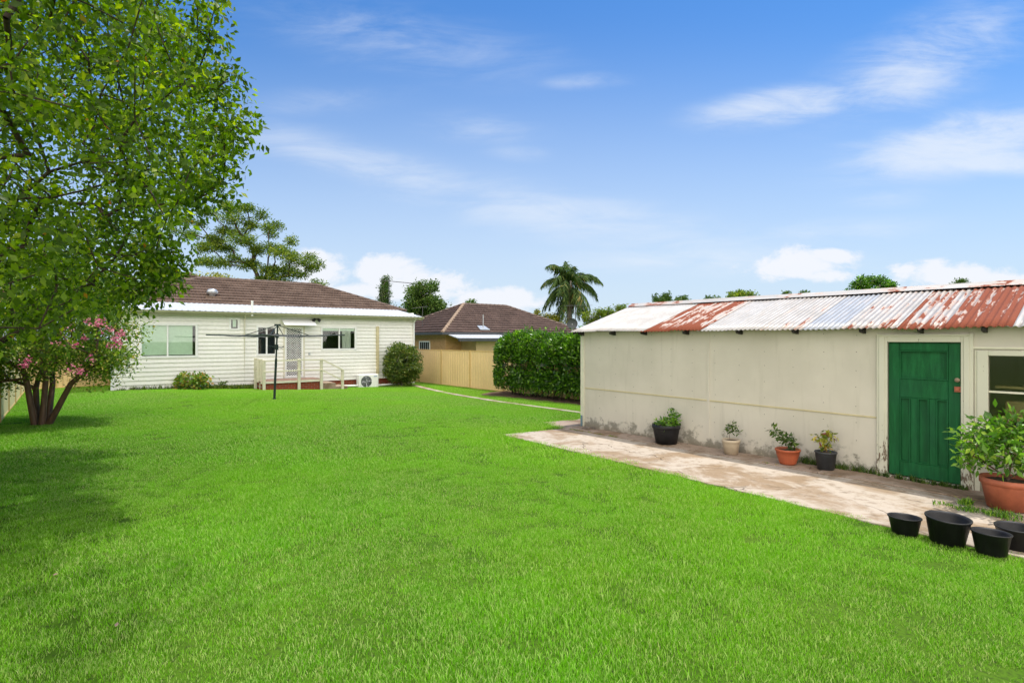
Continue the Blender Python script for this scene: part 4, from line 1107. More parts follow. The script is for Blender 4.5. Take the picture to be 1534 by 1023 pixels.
plant(p, [(*rg.uniform(-.17, .17, 2), .37 + rg.random() * .05) for _ in range(16)] + [(.08 + .02 * k, .02 * k, .42 + .035 * k) for k in range(5)] + [(.2, .05, .47), (.15, -.1, .43)], (0, 0, .33), M['leaf_pot'], M['bark_red'], .065, 26, .035, seed=2)
p = potted('potted_seedling', 1095, 0, -.28, .15, .25, M['stonepot'], 'rim', 'small beige pot holding a thin forked seedling', 'potted plant', .9)
plant(p, [(-.04, 0, .4), (-.03, .0, .47), (.02, .0, .50), (.07, 0, .40), (.11, 0, .37), (0, .02, .43), (.05, .03, .48)], (-.02, 0, .22), M['leaf_potdark'], M['bark_red'], .055, 20, .022, seed=3)
p = potted('potted_bush', 1180, 0, -.30, .182, .235, M['terra'], 'bowl', 'orange ribbed bowl pot with a dark leafy sprig leaning left', 'potted plant', .85)
plant(p, [(-.22, .02, .54), (-.17, 0, .49), (-.12, 0, .44), (-.08, 0, .38), (0, 0, .36), (.03, .02, .42), (.08, .0, .36), (.04, 0, .30), (-.02, .03, .42), (.09, 0, .29)], (.02, 0, .19), M['leaf_potdark'], M['bark_red'], .065, 26, .028, seed=4)
p = potted('potted_mottled_plant', 1237, 0, -.24, .152, .27, M['charcoal'], 'plain', 'dark grey pot with a yellow and maroon leaved plant beside the green door', 'potted plant', .9)
plant(p, [(-.12, 0, .50), (-.08, 0, .46), (.0, 0, .53), (.07, 0, .55), (.1, .0, .5), (-.02, 0, .42), (.03, 0, .38), (.0, 0, .33), (.03, .02, .46), (-.03, .02, .37)], (0, 0, .22), M['leaf_croton'], M['bark_red'], .075, 18, .028, seed=5, droop=.7)
p = potted('potted_shrub', 0, 0, 0, .26, .345, M['terra_old'], 'rim', 'big terracotta pot with a bushy green shrub under the shed window', 'potted plant', .88, .04, xy=(5.78, 6.22))
pts = []
while len(pts) < 62:
    q = rg.uniform(-1, 1, 3)
    if np.linalg.norm(q) > 1 or np.linalg.norm(q) < .35: continue
    pts.append((q[0] * .5, q[1] * .45, .70 + q[2] * .29))
pts += [(-.50, 0, .80), (-.52, -.05, .66), (-.2, 0, 1.0), (.12, .1, 1.05), (-.45, .1, .55)]
plant(p, pts, (0, 0, .30), M['leaf_pot'], M['bark_red'], .085, 26, .06, .014, .003, aspect=.42, seed=6)
for i, (x, y, r, h, lab) in enumerate([(4.03, 5.48, .147, .17, 'small empty black pot, leftmost in the row on the path edge'), (4.27, 5.24, .185, .25, 'largest empty black pot in the row on the path edge'),
                                  (4.45, 4.96, .150, .20, 'empty black pot between the largest pot and the picture edge'), (4.80, 5.08, .160, .21, 'empty black pot cut off by the right picture edge')]):
    root = empty('plant_pot', (x, y, .012), lab, 'plant pot', 'empty black pots on the path edge'); root.rotation_euler = (math.radians((-2, 1.5, 2, -1)[i]), math.radians((1, -2, 1, 2)[i]), i)
    pot_mesh(root, r, h, M['black'], 'plain', .12 if i == 1 else .06)

# ------------------------------------------------------------------ weeds and small ground plants
def tuft(mesh_pts, name, label, h, w, n, spread, mat_, seed, kind=None, cat='weeds'):
    rg = np.random.default_rng(seed); V = []; T = []; R = []
    for (x, y, z, sc) in mesh_pts:
        v, t, r = grass_patch(n, spread * sc, h * sc, w, int(rg.integers(1e6))); v = v + np.array([x, y, z]); T.append(t + sum(len(a) for a in V)); V.append(v); R.append(r)
    V = np.concatenate(V); T = np.concatenate(T); R = np.concatenate(R); c0 = V.mean(0); c0[2] = 0
    me = npmesh(name, V - c0, T, {'rnd': R}); o = link(name, me, mat_); o.location = c0; tag(o, label, cat, kind=kind); return o
P = []
for k in range(46):
    s = rg.uniform(ss(1195), ss(1320)); P.append((*SB(s, -.03 - rg.random() * .05, .035), rg.uniform(.4, 1.2)))
for k in range(50):
    s = rg.uniform(ds0 - .1, ds1 + .1); P.append((*SB(s, -.07 - rg.random() * .05, .04), rg.uniform(.3, .75)))
tuft(P, 'wall_weeds', 'thin green weeds growing along the foot of the shed wall and door', .11, .009, 12, .05, M['leaf_potdark'], 5, 'stuff')
P = [(*SB(ss(1475, -1.0) + rg.normal(0, .22), -1.08 + rg.normal(0, .06), .03), rg.uniform(.5, 1)) for _ in range(42)]
tuft(P, 'path_weeds', 'patch of bright green weeds growing through the path by the terracotta pot', .06, .009, 14, .07, M['leaf_pot'], 6, 'stuff')
P = [(*SB(ss(1447, -.85) + rg.normal(0, .03), -.84 + rg.normal(0, .03), .03), rg.uniform(.6, 1)) for _ in range(9)]
tuft(P, 'path_weed', 'single bright weed clump in a crack of the path before the green door', .08, .012, 12, .06, M['leaf_pot'], 7)
P = [(*SB(x, -.475 + rg.normal(0, .012), .025), rg.uniform(.25, .6)) for x in np.concatenate([rg.uniform(.1, 1.4, 34), rg.uniform(4.0, 4.6, 5), rg.uniform(5.2, 6.6, 14)])]
tuft(P, 'crack_moss', 'low green growth in the joint between path slabs', .035, .008, 12, .06, M['leaf_hyd'], 8, 'stuff')
def gcz(x, y): return gz(x, y)
P = []
for k in range(260):
    s = rg.uniform(.1, HW - .3)
    if rg.random() < .55: s = rg.uniform(hs(305), hs(395))
    n_ = -.06 - rg.random() * (.5 if hs(300) < s < hs(395) else .12); x, y, _ = HB(s, n_, 0); P.append((x, y, gz(x, y), rg.uniform(.6, 1.3)))
tuft(P, 'ground_cover', 'dark green ground cover growing along the base of the weatherboards', .17, .02, 16, .12, M['leaf_shrub'], 9, 'stuff', 'ground cover')

# hydrangea-like bush and small weed by the house
def bush(name, label, cat, base, c, r, n, lm, leaf, per, spread, seed, aspect=.5, shell=.45, rroot=.03, droop=.1, fork=.1, rtip=.005):
    rg = np.random.default_rng(seed); pts = [p for p in ell_points(n, c, r, rg, shell) if p[2] > base[2] + .04]
    return tree(name, label, cat, base, pts, fork, lm, M['bark_grey'], leaf, per, spread, rroot, rtip, aspect, droop, seed=seed, outw=.8)
x, y, _ = HB(hs(291, -.5), -.5, 0); z = gz(x, y)
bush('leafy_bush', 'low bush with yellow and reddish leaves under the left house window', 'bush', (x, y, z), (x, y, z + .3), (.66, .35, .38), 60, M['leaf_hyd'], .13, 14, .07, 31, .65)
x, y, _ = HB(hs(330, -.35), -.35, 0); z = gz(x, y)
bush('small_weed', 'small dark weed by the house wall right of the leafy bush', 'plant', (x, y, z), (x, y, z + .18), (.2, .15, .2), 12, M['leaf_shrub'], .12, 10, .04, 32)
x, y, _ = HB(hs(603, -.75), -.75, 0); z = gz(x, y)
bush('round_shrub', 'rounded dark green shrub at the right corner of the house', 'shrub', (x, y, z), (x, y, z + 1.12), (.86, .75, 1.0), 170, M['leaf_shrub'], .10, 90, .10, 33, .5, .62, rroot=.07, fork=.25)

# ------------------------------------------------------------------ hedge
hroot = empty('hedge', (2.2, 19.6, gz(2.2, 19.6)), 'tall dense glossy green hedge in front of the tan fence beside the shed', 'hedge')
hb = np.array(hroot.location); rg = np.random.default_rng(41)
A = np.array([-.35, 22.9]); B2 = np.array([6.3, 15.3]); ax = B2 - A; Lh = np.linalg.norm(ax); ax /= Lh; wx = np.array([-ax[1], ax[0]])
def hedge_pt(t, a, rr):
    """t along, a angle in section (0 = right side, pi/2 top), rr 0..1"""
    hw, hh = .92, 1.25
    c, s = math.cos(a), math.sin(a); e = .62
    x = math.copysign(abs(c) ** e, c) * hw * rr; z = math.copysign(abs(s) ** e, s) * hh * rr
    k = min(1, max(0, (t / .9))) ; k = math.sqrt(max(0, 1 - (1 - k) ** 2)) if k < 1 else 1
    bump_ = 1 + .07 * math.sin(t * 2.1 + a * 2) + .05 * math.sin(t * 5.3 + a * 3)
    p = A + ax * t + wx * x * (.35 + .65 * k) * bump_
    top_ = 1.28 + z * (.6 + .4 * k) * (bump_ if z > 0 else 1) + (.06 * math.sin(t * 1.3) if z > 0 else 0)
    return np.array([p[0], p[1], gz(p[0], p[1]) + max(.03, top_)])
P = []; 
for k in range(44000):
    t = rg.uniform(-.0, Lh); a = rg.uniform(-.9, math.pi + .9); rr = 1 - abs(rg.normal(0, .09))
    P.append(hedge_pt(t, a, rr))
for k in range(2500):
    t = abs(rg.normal(0, .35)); a = rg.uniform(-.9, math.pi + .9); P.append(hedge_pt(t, a, rg.uniform(.2, 1)))
for k in range(150):
    t = rg.uniform(.1, Lh); a = rg.uniform(.3, math.pi - .3); q0 = hedge_pt(t, a, 1.0)
    for j in range(9): P.append(q0 + np.array([rg.normal(0, .03), rg.normal(0, .03), .022 * j * rg.uniform(.6, 1.4)]))
P = np.array(P); lo = P[:, 2] - hb[2] < .45
P = P[~lo | (rg.random(len(P)) < .35)]
cen = np.stack([P[:, 0], P[:, 1], np.full(len(P), 1.0)], 1)
tt = ((P[:, :2] - A) @ ax); foot = A + tt[:, None] * ax
out = np.stack([P[:, 0] - foot[:, 0], P[:, 1] - foot[:, 1], P[:, 2] - hb[2] - 1.2], 1); out /= np.linalg.norm(out, axis=1)[:, None] + 1e-6
clump = np.array([.5 + .5 * math.sin(p[0] * 7 + 3 * math.sin(p[2] * 5)) * math.sin(p[1] * 6 + p[2] * 7) for p in P])
me = leaves_mesh('foliage', P - hb, .105, aspect=.48, droop=-.25, out=out, outw=.9, rg=rg, rnd=np.clip(rg.random(len(P)) * .75 + clump * .25, 0, 1))
link('foliage', me, M['leaf_hedge'], hroot)
# inner twigs and dense inner mass
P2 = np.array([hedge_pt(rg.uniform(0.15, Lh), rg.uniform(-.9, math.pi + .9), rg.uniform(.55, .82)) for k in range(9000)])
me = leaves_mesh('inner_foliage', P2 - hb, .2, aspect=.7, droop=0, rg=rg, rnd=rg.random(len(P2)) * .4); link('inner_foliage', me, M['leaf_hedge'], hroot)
m = MB()
for k in range(46):
    t = Lh * (k + .5) / 46; q = A + ax * (t + rg.normal(0, .05)) + wx * rg.uniform(-.45, .45); z0 = gz(*q)
    e = q + rg.normal(0, .25, 2)
    m.tube([(q[0], q[1], z0 - .03), ((q[0] + e[0]) / 2, (q[1] + e[1]) / 2, z0 + .6), (e[0], e[1], z0 + 1.6)], [.028, .02, .008], 6)
each(lambda q: world_part(hroot, 'stem', q, M['bark']), m)

# ------------------------------------------------------------------ big foreground tree
rg = np.random.default_rng(51)
TB = np.array([-7.75, 6.5, 0.])
lim = [(-250, 345), (0, 318), (40, 325), (75, 326), (98, 318), (112, 340), (122, 352), (150, 345), (168, 352), (185, 385), (205, 372), (240, 350), (262, 352), (290, 335), (312, 290), (340, 258), (365, 248), (395, 272), (425, 262), (438, 225), (450, 195), (460, 160), (470, 125), (485, 95), (505, 60), (525, 20), (545, -30)]
ly = np.array([a for a, b in lim]); lx = np.array([b for a, b in lim])
pts = []
while len(pts) < 1250:
    q = rg.uniform(-1, 1, 3); d = np.linalg.norm(q)
    if d > 1 or d < .25: continue
    p = np.array([-6.7, 6.7, 4.5]) + q * np.array([4.2, 3.5, 3.9])
    if p[2] < 1.25 or p[1] < 2.5: continue
    px = CX + F * p[0] / p[1]; py = HY - F * (p[2] - 2) / p[1]
    mx_ = np.interp(py, ly, lx)
    if px > mx_ - 22: continue
    if py > 400 and p[0] > -3.9: continue
    if -260 < px < 400 or rg.random() < .35: pts.append(p)
# sprays that stick out of the crown
for (px, py, Y, n) in [(368, 186, 6.3, 3), (350, 197, 6.3, 4), (345, 122, 6.4, 3), (330, 128, 6.4, 3), (338, 245, 6.5, 3), (335, 275, 6.4, 3), (322, 12, 6.0, 2), (316, 50, 6.1, 4), (258, 388, 6.7, 5), (255, 410, 6.8, 5), (232, 428, 6.9, 5), (240, 370, 6.6, 4), (200, 440, 6.7, 4), (300, 300, 6.5, 3)]:
    for _ in range(n): pts.append(np.array(at(px - 4 + rg.normal(0, 6), py + rg.normal(0, 6), Y + rg.normal(0, .15))))
q_ = 0
while q_ < 120:
    q = rg.uniform(-1, 1, 3)
    if np.linalg.norm(q) > 1: continue
    p = np.array([-2.5, 4.0, 6.5]) + q * np.array([2.4, 1.7, .9])
    if p[1] > .3 and (HY - F * (p[2] - 2) / p[1]) > -45: continue
    pts.append(p); q_ += 1
bt = tree('shade_tree', 'large leafy green tree filling the upper left, branches reaching over the lawn', 'tree', tuple(TB), pts, 1.3, M['leaf_big'], M['bark'], .074, 68, .13, .125, .006, .56, .7, seed=52, outw=.35, bias=.22, power=.72)

# ------------------------------------------------------------------ crape myrtle
rg = np.random.default_rng(61)
MBs = (-10.95, 12.45, 0.)
mr = empty('flowering_tree', MBs, 'small multi trunked tree with pink blossom at the left edge of the lawn', 'tree')
pts = []
while len(pts) < 330:
    q = rg.uniform(-1, 1, 3); d = np.linalg.norm(q)
    if d > 1 or d < .3: continue
    p = np.array([-.2, .0, 2.4]) + q * np.array([2.35, 1.5, 1.6])
    w = p + np.array(MBs); px = CX + F * w[0] / w[1]; py = HY - F * (w[2] - 2) / w[1]
    if py > 560 and 40 < px < 120: continue
    if py > 590 or px > 208 - max(0, (py - 560)) * 2: continue
    if px > 205 - abs(py - 520) * .45 + 20: continue
    pts.append(p)
pts += [np.array([-1.6 + .12 * k, -.3, 1.0 + .1 * rg.random()]) for k in range(8)] + [np.array([1.3 + .1 * k, .0, 1.15 + .07 * k]) for k in range(8)]
trunks = [((-.16, .05, 0), (-.24, .1, .85), -.5), ((.04, -.06, 0), (.08, 0, 1.05), .1), ((.12, .0, 0), (.62, .05, .95), .8), ((.0, .14, 0), (-.02, .3, .9), 0), ((-.1, -.08, 0), (-.2, -.2, 1.1), -.2)]
buckets = [[] for _ in trunks]
for p in pts:
    ds = [abs(p[0] - (f[0] * 3)) + .6 * abs(p[1] - f[1] * 4) + rg.random() * .8 for (_, f, _) in trunks]; buckets[int(np.argmin(ds))].append(p)
for (b0, f, _), bk in zip(trunks, buckets):
    if not bk: continue
    nodes, par, cnt = grow(bk, (b0[0], b0[1], -.05), f, seed=3, bias=.3)
    midp = (np.array(b0) + np.array(f)) / 2 + np.array([rg.normal(0, .05), rg.normal(0, .05), 0])
    link('trunk', branch_mesh('trunk', nodes, par, cnt, .006, .056, n=9, power=.55), M['bark_red'], mr, True)
E_ = np.repeat(np.array(pts), 160, axis=0); off = rg.normal(size=E_.shape) * .17
link('crown', leaves_mesh('crown', E_ + off, .065, aspect=.5, droop=.0, out=off / np.linalg.norm(off, axis=1)[:, None], outw=.4, rg=rg), M['leaf_myrtle'], mr)
fl = [(36, 547), (41, 543), (173, 509), (177, 512), (141, 483), (146, 485), (150, 480), (107, 551), (134, 538), (121, 558), (100, 488), (135, 480), (167, 492), (162, 520), (5, 441), (30, 396), (12, 402), (38, 385), (20, 392), (125, 507), (85, 512), (113, 516), (155, 500), (180, 500)]
FP = []
for (px, py) in fl:
    Y = 11.2 + rg.normal(0, .25) if py > 450 else 11.5
    c = np.array(at(px, py, Y)) - np.array(MBs); FP.append(c + rg.normal(size=(int(rg.integers(10, 34)), 3)) * np.array([.05, .05, .045]) * rg.uniform(.8, 1.25))
FP = np.concatenate(FP); link('blossom', leaves_mesh('blossom', FP, .042, aspect=1.0, droop=0, fold=.5, rg=rg), M['petal'], mr)

# ------------------------------------------------------------------ background trees
def clumps(specs, Y, rg, depth=1.0):
    """specs: (px, py, rx, rz, n) in the picture, turned to metres at distance Y"""
    out = []
    for (px, py, rx, rz, n) in specs:
        dy = rg.normal(0, depth)
        for _ in range(n):
            q = rg.normal(size=3) * .5
            x, y, z = at(px, py, Y + dy)
            out.append(np.array([x + q[0] * rx * Y / F, y + q[1] * rx * Y / F, z + q[2] * rz * Y / F]))
    return out
rg = np.random.default_rng(71)
gum = [(278, 330, 9, 4, 5), (262, 325, 4, 2, 2), (263, 347, 5, 3, 3), (285, 352, 12, 7, 9), (312, 318, 11, 5, 8), (300, 335, 6, 4, 4), (336, 306, 8, 3, 5), (350, 315, 14, 5, 9), (370, 312, 10, 4, 7), (348, 328, 12, 5, 8), (375, 335, 9, 7, 7), (390, 322, 6, 6, 5), (402, 340, 7, 5, 5), (415, 338, 6, 4, 4), (408, 352, 5, 3, 3), (345, 345, 20, 7, 14), (320, 358, 14, 6, 10), (305, 372, 12, 6, 9), (335, 370, 18, 7, 14), (365, 362, 16, 7, 12), (385, 375, 14, 7, 10), (410, 372, 12, 6, 8), (425, 380, 14, 7, 10), (440, 388, 10, 6, 8), (435, 363, 5, 5, 4), (300, 392, 8, 4, 5), (320, 395, 14, 6, 9), (350, 392, 16, 8, 11), (380, 398, 14, 8, 10), (405, 405, 16, 8, 12), (430, 404, 12, 7, 9), (450, 412, 8, 6, 6), (465, 385, 4, 6, 4), (470, 400, 7, 4, 5), (477, 396, 4, 3, 3), (475, 425, 7, 4, 5), (420, 420, 16, 7, 10), (395, 422, 12, 6, 8), (455, 395, 6, 4, 4)]
YG = 40; bx = at(368, 508, YG)[0]
tree('gum_tree', 'tall open gum tree with bare forking trunks behind the weatherboard house', 'tree', (bx, YG, -.36), clumps(gum, YG, rg, 1.2), 3.6, M['leaf_gum'], M['bark'], .16, 125, .24, .19, .016, .35, .1, seed=72, bias=.28, flat=.6, power=.55, outw=.5)
YR = 52; bx = at(637, 508, YR)[0]
rt = [(632, 432, 14, 6, 14), (645, 430, 8, 4, 8), (620, 440, 9, 5, 9), (615, 458, 9, 7, 12), (632, 452, 14, 8, 22), (650, 455, 12, 8, 20), (658, 462, 8, 6, 12), (625, 466, 12, 7, 16), (645, 470, 14, 7, 20)]
tree('round_tree', 'rounded green tree behind the brown roof, right of the weatherboard house', 'tree', (bx, YR, -.36), clumps(rt, YR, rg, .8), 4, M['leaf_far'], M['bark_grey'], .22, 100, .30, .25, .02, .45, .1, seed=73)
YN = 62; bx = at(577, 508, YN)[0]
cn = [(577 + rg.normal(0, 2), 418 + 4.5 * k, 4 + k * .45, 2, 9 + k) for k in range(13)]
tree('column_tree', 'narrow dark columnar conifer standing beside the roof aerial', 'tree', (bx, YN, -.36), clumps(cn, YN, rg, .3), 4, M['leaf_palm'], M['bark_grey'], .24, 30, .2, .2, .02, .3, .1, seed=74, bias=.9)
YH = 34
tree('yellow_tree', 'low yellow green tree top showing above the brown roof ridge, left', 'tree', (at(290, 508, YH)[0], YH + 2, -.36), clumps([(250, 424, 8, 5, 8), (268, 420, 8, 4, 8), (285, 418, 8, 3, 6), (320, 417, 10, 3, 7), (335, 420, 8, 4, 6), (300, 432, 30, 6, 20)], YH + 2, rg, .5), 3, M['leaf_yel'], M['bark_grey'], .16, 60, .2, .15, .02, .45, .1, seed=75)
fts = [('distant_tree', 'small dark spiky distant tree above the far end of the shed roof', 70, [(983, 448, 4, 4, 8), (998, 447, 7, 5, 12), (990, 453, 10, 4, 10), (990, 475, 12, 14, 16)], M['leaf_palm']),
       ('distant_tree', 'small round distant tree above the shed ridge, second from the palm', 80, [(1024, 449, 9, 4, 14), (1018, 456, 10, 4, 8), (1024, 475, 10, 14, 12)], M['leaf_far']),
       ('distant_tree', 'wide low distant tree above the middle of the shed ridge', 70, [(1110, 441, 15, 4, 18), (1098, 445, 9, 4, 8), (1124, 444, 9, 3, 8), (1110, 470, 14, 14, 12)], M['leaf_gum']),
       ('distant_tree', 'faint distant tree top above the galvanised roof sheets', 90, [(1178, 441, 6, 2, 7), (1205, 441, 7, 2, 8), (1190, 455, 14, 8, 12)], M['leaf_far']),
       ('bushy_tree', 'dark green bushy tree crown rising above the shed ridge near the green door', 26, [(1290, 426, 12, 6, 24), (1305, 421, 14, 5, 30), (1320, 425, 12, 5, 22), (1335, 430, 8, 4, 12), (1305, 445, 26, 12, 40)], M['leaf_hedge']),
       ('distant_tree', 'tiny dark tree top above the rusty roof sheets at right', 60, [(1440, 423, 8, 2, 8), (1440, 440, 14, 9, 12)], M['leaf_far']),
       ('leafy_tree', 'pale green bushy tree growing between the palm and the shed roof', 44, [(905, 468, 16, 5, 18), (930, 463, 8, 5, 10), (885, 475, 14, 7, 16), (918, 474, 18, 7, 20), (895, 488, 20, 7, 20)], M['leaf_gum']),
       ('leafy_tree', 'yellow green tree behind the brown roof at the left foot of the palm', 46, [(822, 478, 10, 6, 12), (805, 470, 5, 3, 5), (838, 482, 12, 6, 12)], M['leaf_yel']),
       ('distant_tree', 'tiny dark distant tree top just above the peak of the brown roof', 85, [(706, 454, 6, 2, 8), (706, 470, 10, 10, 12)], M['leaf_far']),
       ('distant_tree', 'small distant tree top above the shed ridge between the round and the wide tree', 95, [(1062, 449, 5, 2, 6), (1073, 448, 3, 2, 4), (1066, 470, 8, 12, 8)], M['leaf_far'])]
for i, (nm, lab, Y, sp__, lm) in enumerate(fts):
    bx = at(sp__[0][0], 508, Y)[0]
    tree(nm, lab, 'tree', (bx, Y, -.36), clumps(sp__, Y, rg, .5), 2.2, lm, M['bark_grey'], (.0036 * Y) if Y > 30 else .11, 60, .0032 * Y, .18, .02, .45, .1, seed=80 + i)

# palm
YP = 46; px0 = at(853, 508, YP)[0]; pz = at(853, 425, YP)[2]
palm = empty('palm_tree', (px0, YP, -.36), 'feathery palm with drooping fronds rising behind the brown roofed house', 'palm tree')
m = MB(); m.tube([(0, 0, -.1), (.05, 0, 3), (-.05, 0, pz - .5), (0, 0, pz + .6)], [.28, .22, .2, .16], 12); m.build('trunk', M['bark_grey'], palm, True)
rg = np.random.default_rng(91)
def frond(L, az, el, curl, root_z, seedk):
    V = []; pts = []; d = np.array([math.cos(az) * math.cos(el), math.sin(az) * math.cos(el), math.sin(el)]); p = np.array([0, 0, root_z]); n = 22
    for i in range(n + 1):
        pts.append(p.copy()); p = p + d * L / n; d = d + np.array([0, 0, -curl / n * (1 + i / n)]); d /= np.linalg.norm(d)
    return pts
for k in range(46):
    az = rg.uniform(0, 2 * math.pi); lvl = k / 46; el = 1.35 - 2.3 * lvl + rg.normal(0, .1); L = 3.3 + rg.uniform(-.3, .3) if lvl > .12 else 2.6
    pts = frond(L, az, el, 1.7 - .5 * lvl, pz + .4 - .5 * lvl, k)
    rm = MB(); rm.tube([tuple(p) for p in pts[::3]] + [tuple(pts[-1])], [.03] * (len(pts[::3])) + [.008], 5); rib = rm.build('frond', M['leaf_palm'], palm)
    V = []; Fc = []; R = []
    for i in range(3, len(pts) - 1):
        t = i / len(pts); p = pts[i]; d = pts[i + 1] - pts[i]; d /= np.linalg.norm(d); side = np.cross(d, [0, 0, 1]); side /= np.linalg.norm(side) + 1e-6
        for sgn in (-1, 1):
            for q in range(3):
                ll = .75 * math.sin(math.pi * min(1, .15 + t * .9)) ** .6 * rg.uniform(.7, 1.25); pp = p + d * L / 22 * q / 3
                dr = side * sgn * rg.uniform(.25, .8) + d * .5 + np.array([0, 0, -.7 + rg.normal(0, .4)]); dr /= np.linalg.norm(dr); mid = pp + dr * ll * .5; tip = pp + dr * ll + np.array([0, 0, -ll * .3])
                w = d * .04; b = len(V); V += [pp - w, pp + w, mid + w, mid - w, tip]; Fc += [(b, b + 1, b + 2), (b, b + 2, b + 3), (b + 3, b + 2, b + 4)]; R += [rg.random()] * 5
    link('leaflets', npmesh('leaflets', np.array(V), np.array(Fc), {'rnd': np.array(R)}), M['leaf_palm'], rib)
def dead(k):
    a = rg.uniform(0, 6.28); r = rg.uniform(.15, .5); return [(math.cos(a) * .15, math.sin(a) * .15, pz + .2), (math.cos(a) * r * 1.2, math.sin(a) * r, pz - .5), (math.cos(a) * r, math.sin(a) * r, pz - 1.6 - rg.random() * .6)]
m = MB()
for k in range(26): m.tube(dead(k), [.05, .04, .02], 4)
each(lambda q: q.build('dead_frond', M['bark_red'], palm), m)

# ------------------------------------------------------------------ neighbour's house
YC = 34.0; nC = (at(663, 508, YC)[0], YC)
def NB(s, n, z): return (nC[0] + he[0] * s + hn[0] * n, nC[1] + he[1] * s + hn[1] * n, z)
nh = empty('neighbour_house', (nC[0], nC[1], -.36), 'tan brick neighbouring house with dark plum hipped tile roof behind the fence', 'house')
def nhp(name, mb, m, parent=None, **k): return world_part(nh, name, mb, m, parent, **k)
nze = at(663, 498, YC)[2]
m = MB(); m.box(.5, 12.5, .5, 10, -.4, nze - .02, NB); ob = nhp('wall', m, M['tanbrick']); add_wuv(ob, lambda x, y, z: (x * he[0] + y * he[1] if True else 0, z, 0))
# left wall needs its own brick run: use distance along n
a_ = ob.data.attributes['wuv']
for i, v in enumerate(ob.data.vertices): a_.data[i].vector = (v.co.x * he[0] + v.co.y * he[1] + (v.co.x * hn[0] + v.co.y * hn[1]), v.co.z, 0)
zr = nze + 2.25
En = [NB(0, 0, nze), NB(13.0, 0, nze), NB(13.0, 10.5, nze), NB(0, 10.5, nze)]
Rn0, Rn1 = NB(4.6, 5.0, zr), NB(8.6, 5.0, zr)
nr = tiled_roof('roof', En, Rn0, Rn1, M['tile2'], nh, nh.location)
m = MB()
for p_, q_ in ((Rn0, Rn1), (En[1], Rn1), (En[3], Rn0), (En[2], Rn1)): capline(m, p_, q_, .1)
nhp('ridge_cap', m, M['ridge'], nr, smooth=True)
m = MB(); capline(m, En[0], Rn0, .12); nhp('hip_cap', m, M['ridge_tan'], nr, smooth=True)
m = MB(); m.box(-.08, 13.05, -.1, -.0, nze - .14, nze + .02, NB); m.box(-.08, 0, 0, 10.5, nze - .14, nze + .02, NB); each(lambda q: nhp('gutter', q, M['charcoal']), m)
m = MB(); m.box(0, 12.9, .0, .5, nze - .12, nze - .1, NB); m.box(.0, .5, .5, 10.3, nze - .12, nze - .1, NB); each(lambda q: nhp('soffit', q, M['beige']), m)
m = MB(); m.box(1.7, 4.4, -1.3, .5, -.4, nze - .5, NB); nhp('lean_to', m, M['yellowwall'])
m = MB(); m.add([NB(.0, -2.0, nze - .42), NB(4.6, -2.0, nze - .42), NB(4.4, .0, nze - .16), NB(.4, .0, nze - .16), NB(.0, -2.0, nze - .36), NB(4.6, -2.0, nze - .36), NB(4.4, .0, nze - .12), NB(.4, .0, nze - .12)], [(3, 2, 1, 0), (4, 5, 6, 7), (0, 1, 5, 4), (1, 2, 6, 5), (2, 3, 7, 6), (3, 0, 4, 7)]); nhp('porch_roof', m, M['whitemetal'])
m = MB(); m.box(-.03, 4.63, -2.08, -2.0, nze - .55, nze - .36, NB); nhp('porch_gutter', m, M['charcoal'])
m = MB(); m.box(.5 - .02, .5, .0, .1, 0, 0, NB) if False else None
m = MB(); wn0, wn1 = 2.6, 4.2
m.box(.44, .5, wn0, wn0 + .08, nze - 1.5, nze - .55, NB); m.box(.44, .5, wn1 - .08, wn1, nze - 1.5, nze - .55, NB); m.box(.44, .5, wn0 + .08, wn1 - .08, nze - .63, nze - .55, NB); m.box(.44, .5, wn0 + .08, wn1 - .08, nze - 1.5, nze - 1.42, NB)
w_ = nhp('window', m, M['white'])
m = MB(); m.box(.47, .49, wn0 + .08, wn1 - .08, nze - 1.42, nze - .63, NB); nhp('pane', m, M['dark'], w_)
m = MB()
for k in range(4): nn_ = wn0 + .3 + k * .3; m.box(.45, .465, nn_, nn_ + .05, nze - 1.42, nze - .63, NB)
each(lambda q: nhp('bar', q, M['steel'], w_), m)
# roof flashing vent on the neighbour's roof
sv = 2.55; nvp = .55; zz = nze + nvp / 5.0 * 2.25
m = MB(); x, y, _ = NB(sv + .9, nvp, 0); m.tube([(x, y, zz), (x, y, zz + 1.0)], .03, 8); m.hexa([NB(sv + .5, nvp - .25, zz - .05), NB(sv + 1.3, nvp - .25, zz - .05), NB(sv + 1.2, nvp + .3, zz + .2), NB(sv + .6, nvp + .3, zz + .2), NB(sv + .5, nvp - .25, zz - .01), NB(sv + 1.3, nvp - .25, zz - .01), NB(sv + 1.2, nvp + .3, zz + .26), NB(sv + .6, nvp + .3, zz + .26)])
nhp('flue', m, M['steel'])

# ------------------------------------------------------------------ aerials and dish
def aerial(base, ztop, boom_a, boom_b, label, elems=9, el=.5, mr_=.02):
    root = empty('tv_aerial', base, label, 'aerial'); b = Vector(base)
    m = MB(); m.tube([(0, 0, 0), (0, 0, ztop - b.z)], mr_, 6); m.build('mast', M['wire'], root)
    A_, B__ = Vector(boom_a) - b, Vector(boom_b) - b; m = MB(); m.tube([A_, B__], .02, 6); m.build('boom', M['wire'], root)
    d = (B__ - A_).normalized(); w = d.cross(Vector((0, 0, 1))).normalized(); m = MB()
    for k in range(elems):
        p = A_.lerp(B__, k / (elems - 1)); l = el * (.6 + .4 * k / elems); m.tube([p - w * l, p + w * l], .009, 5)
    each(lambda q: q.build('element', M['wire'], root), m)
    return root
Ya = 31.5; xa, _, zt1 = at(583, 421, Ya)
aerial((xa, Ya, 3.75), zt1 + .1, at(570, 420, Ya), at(618, 424.5, Ya - .5), 'long thin television aerial above the right end of the weatherboard house', 10, .28)
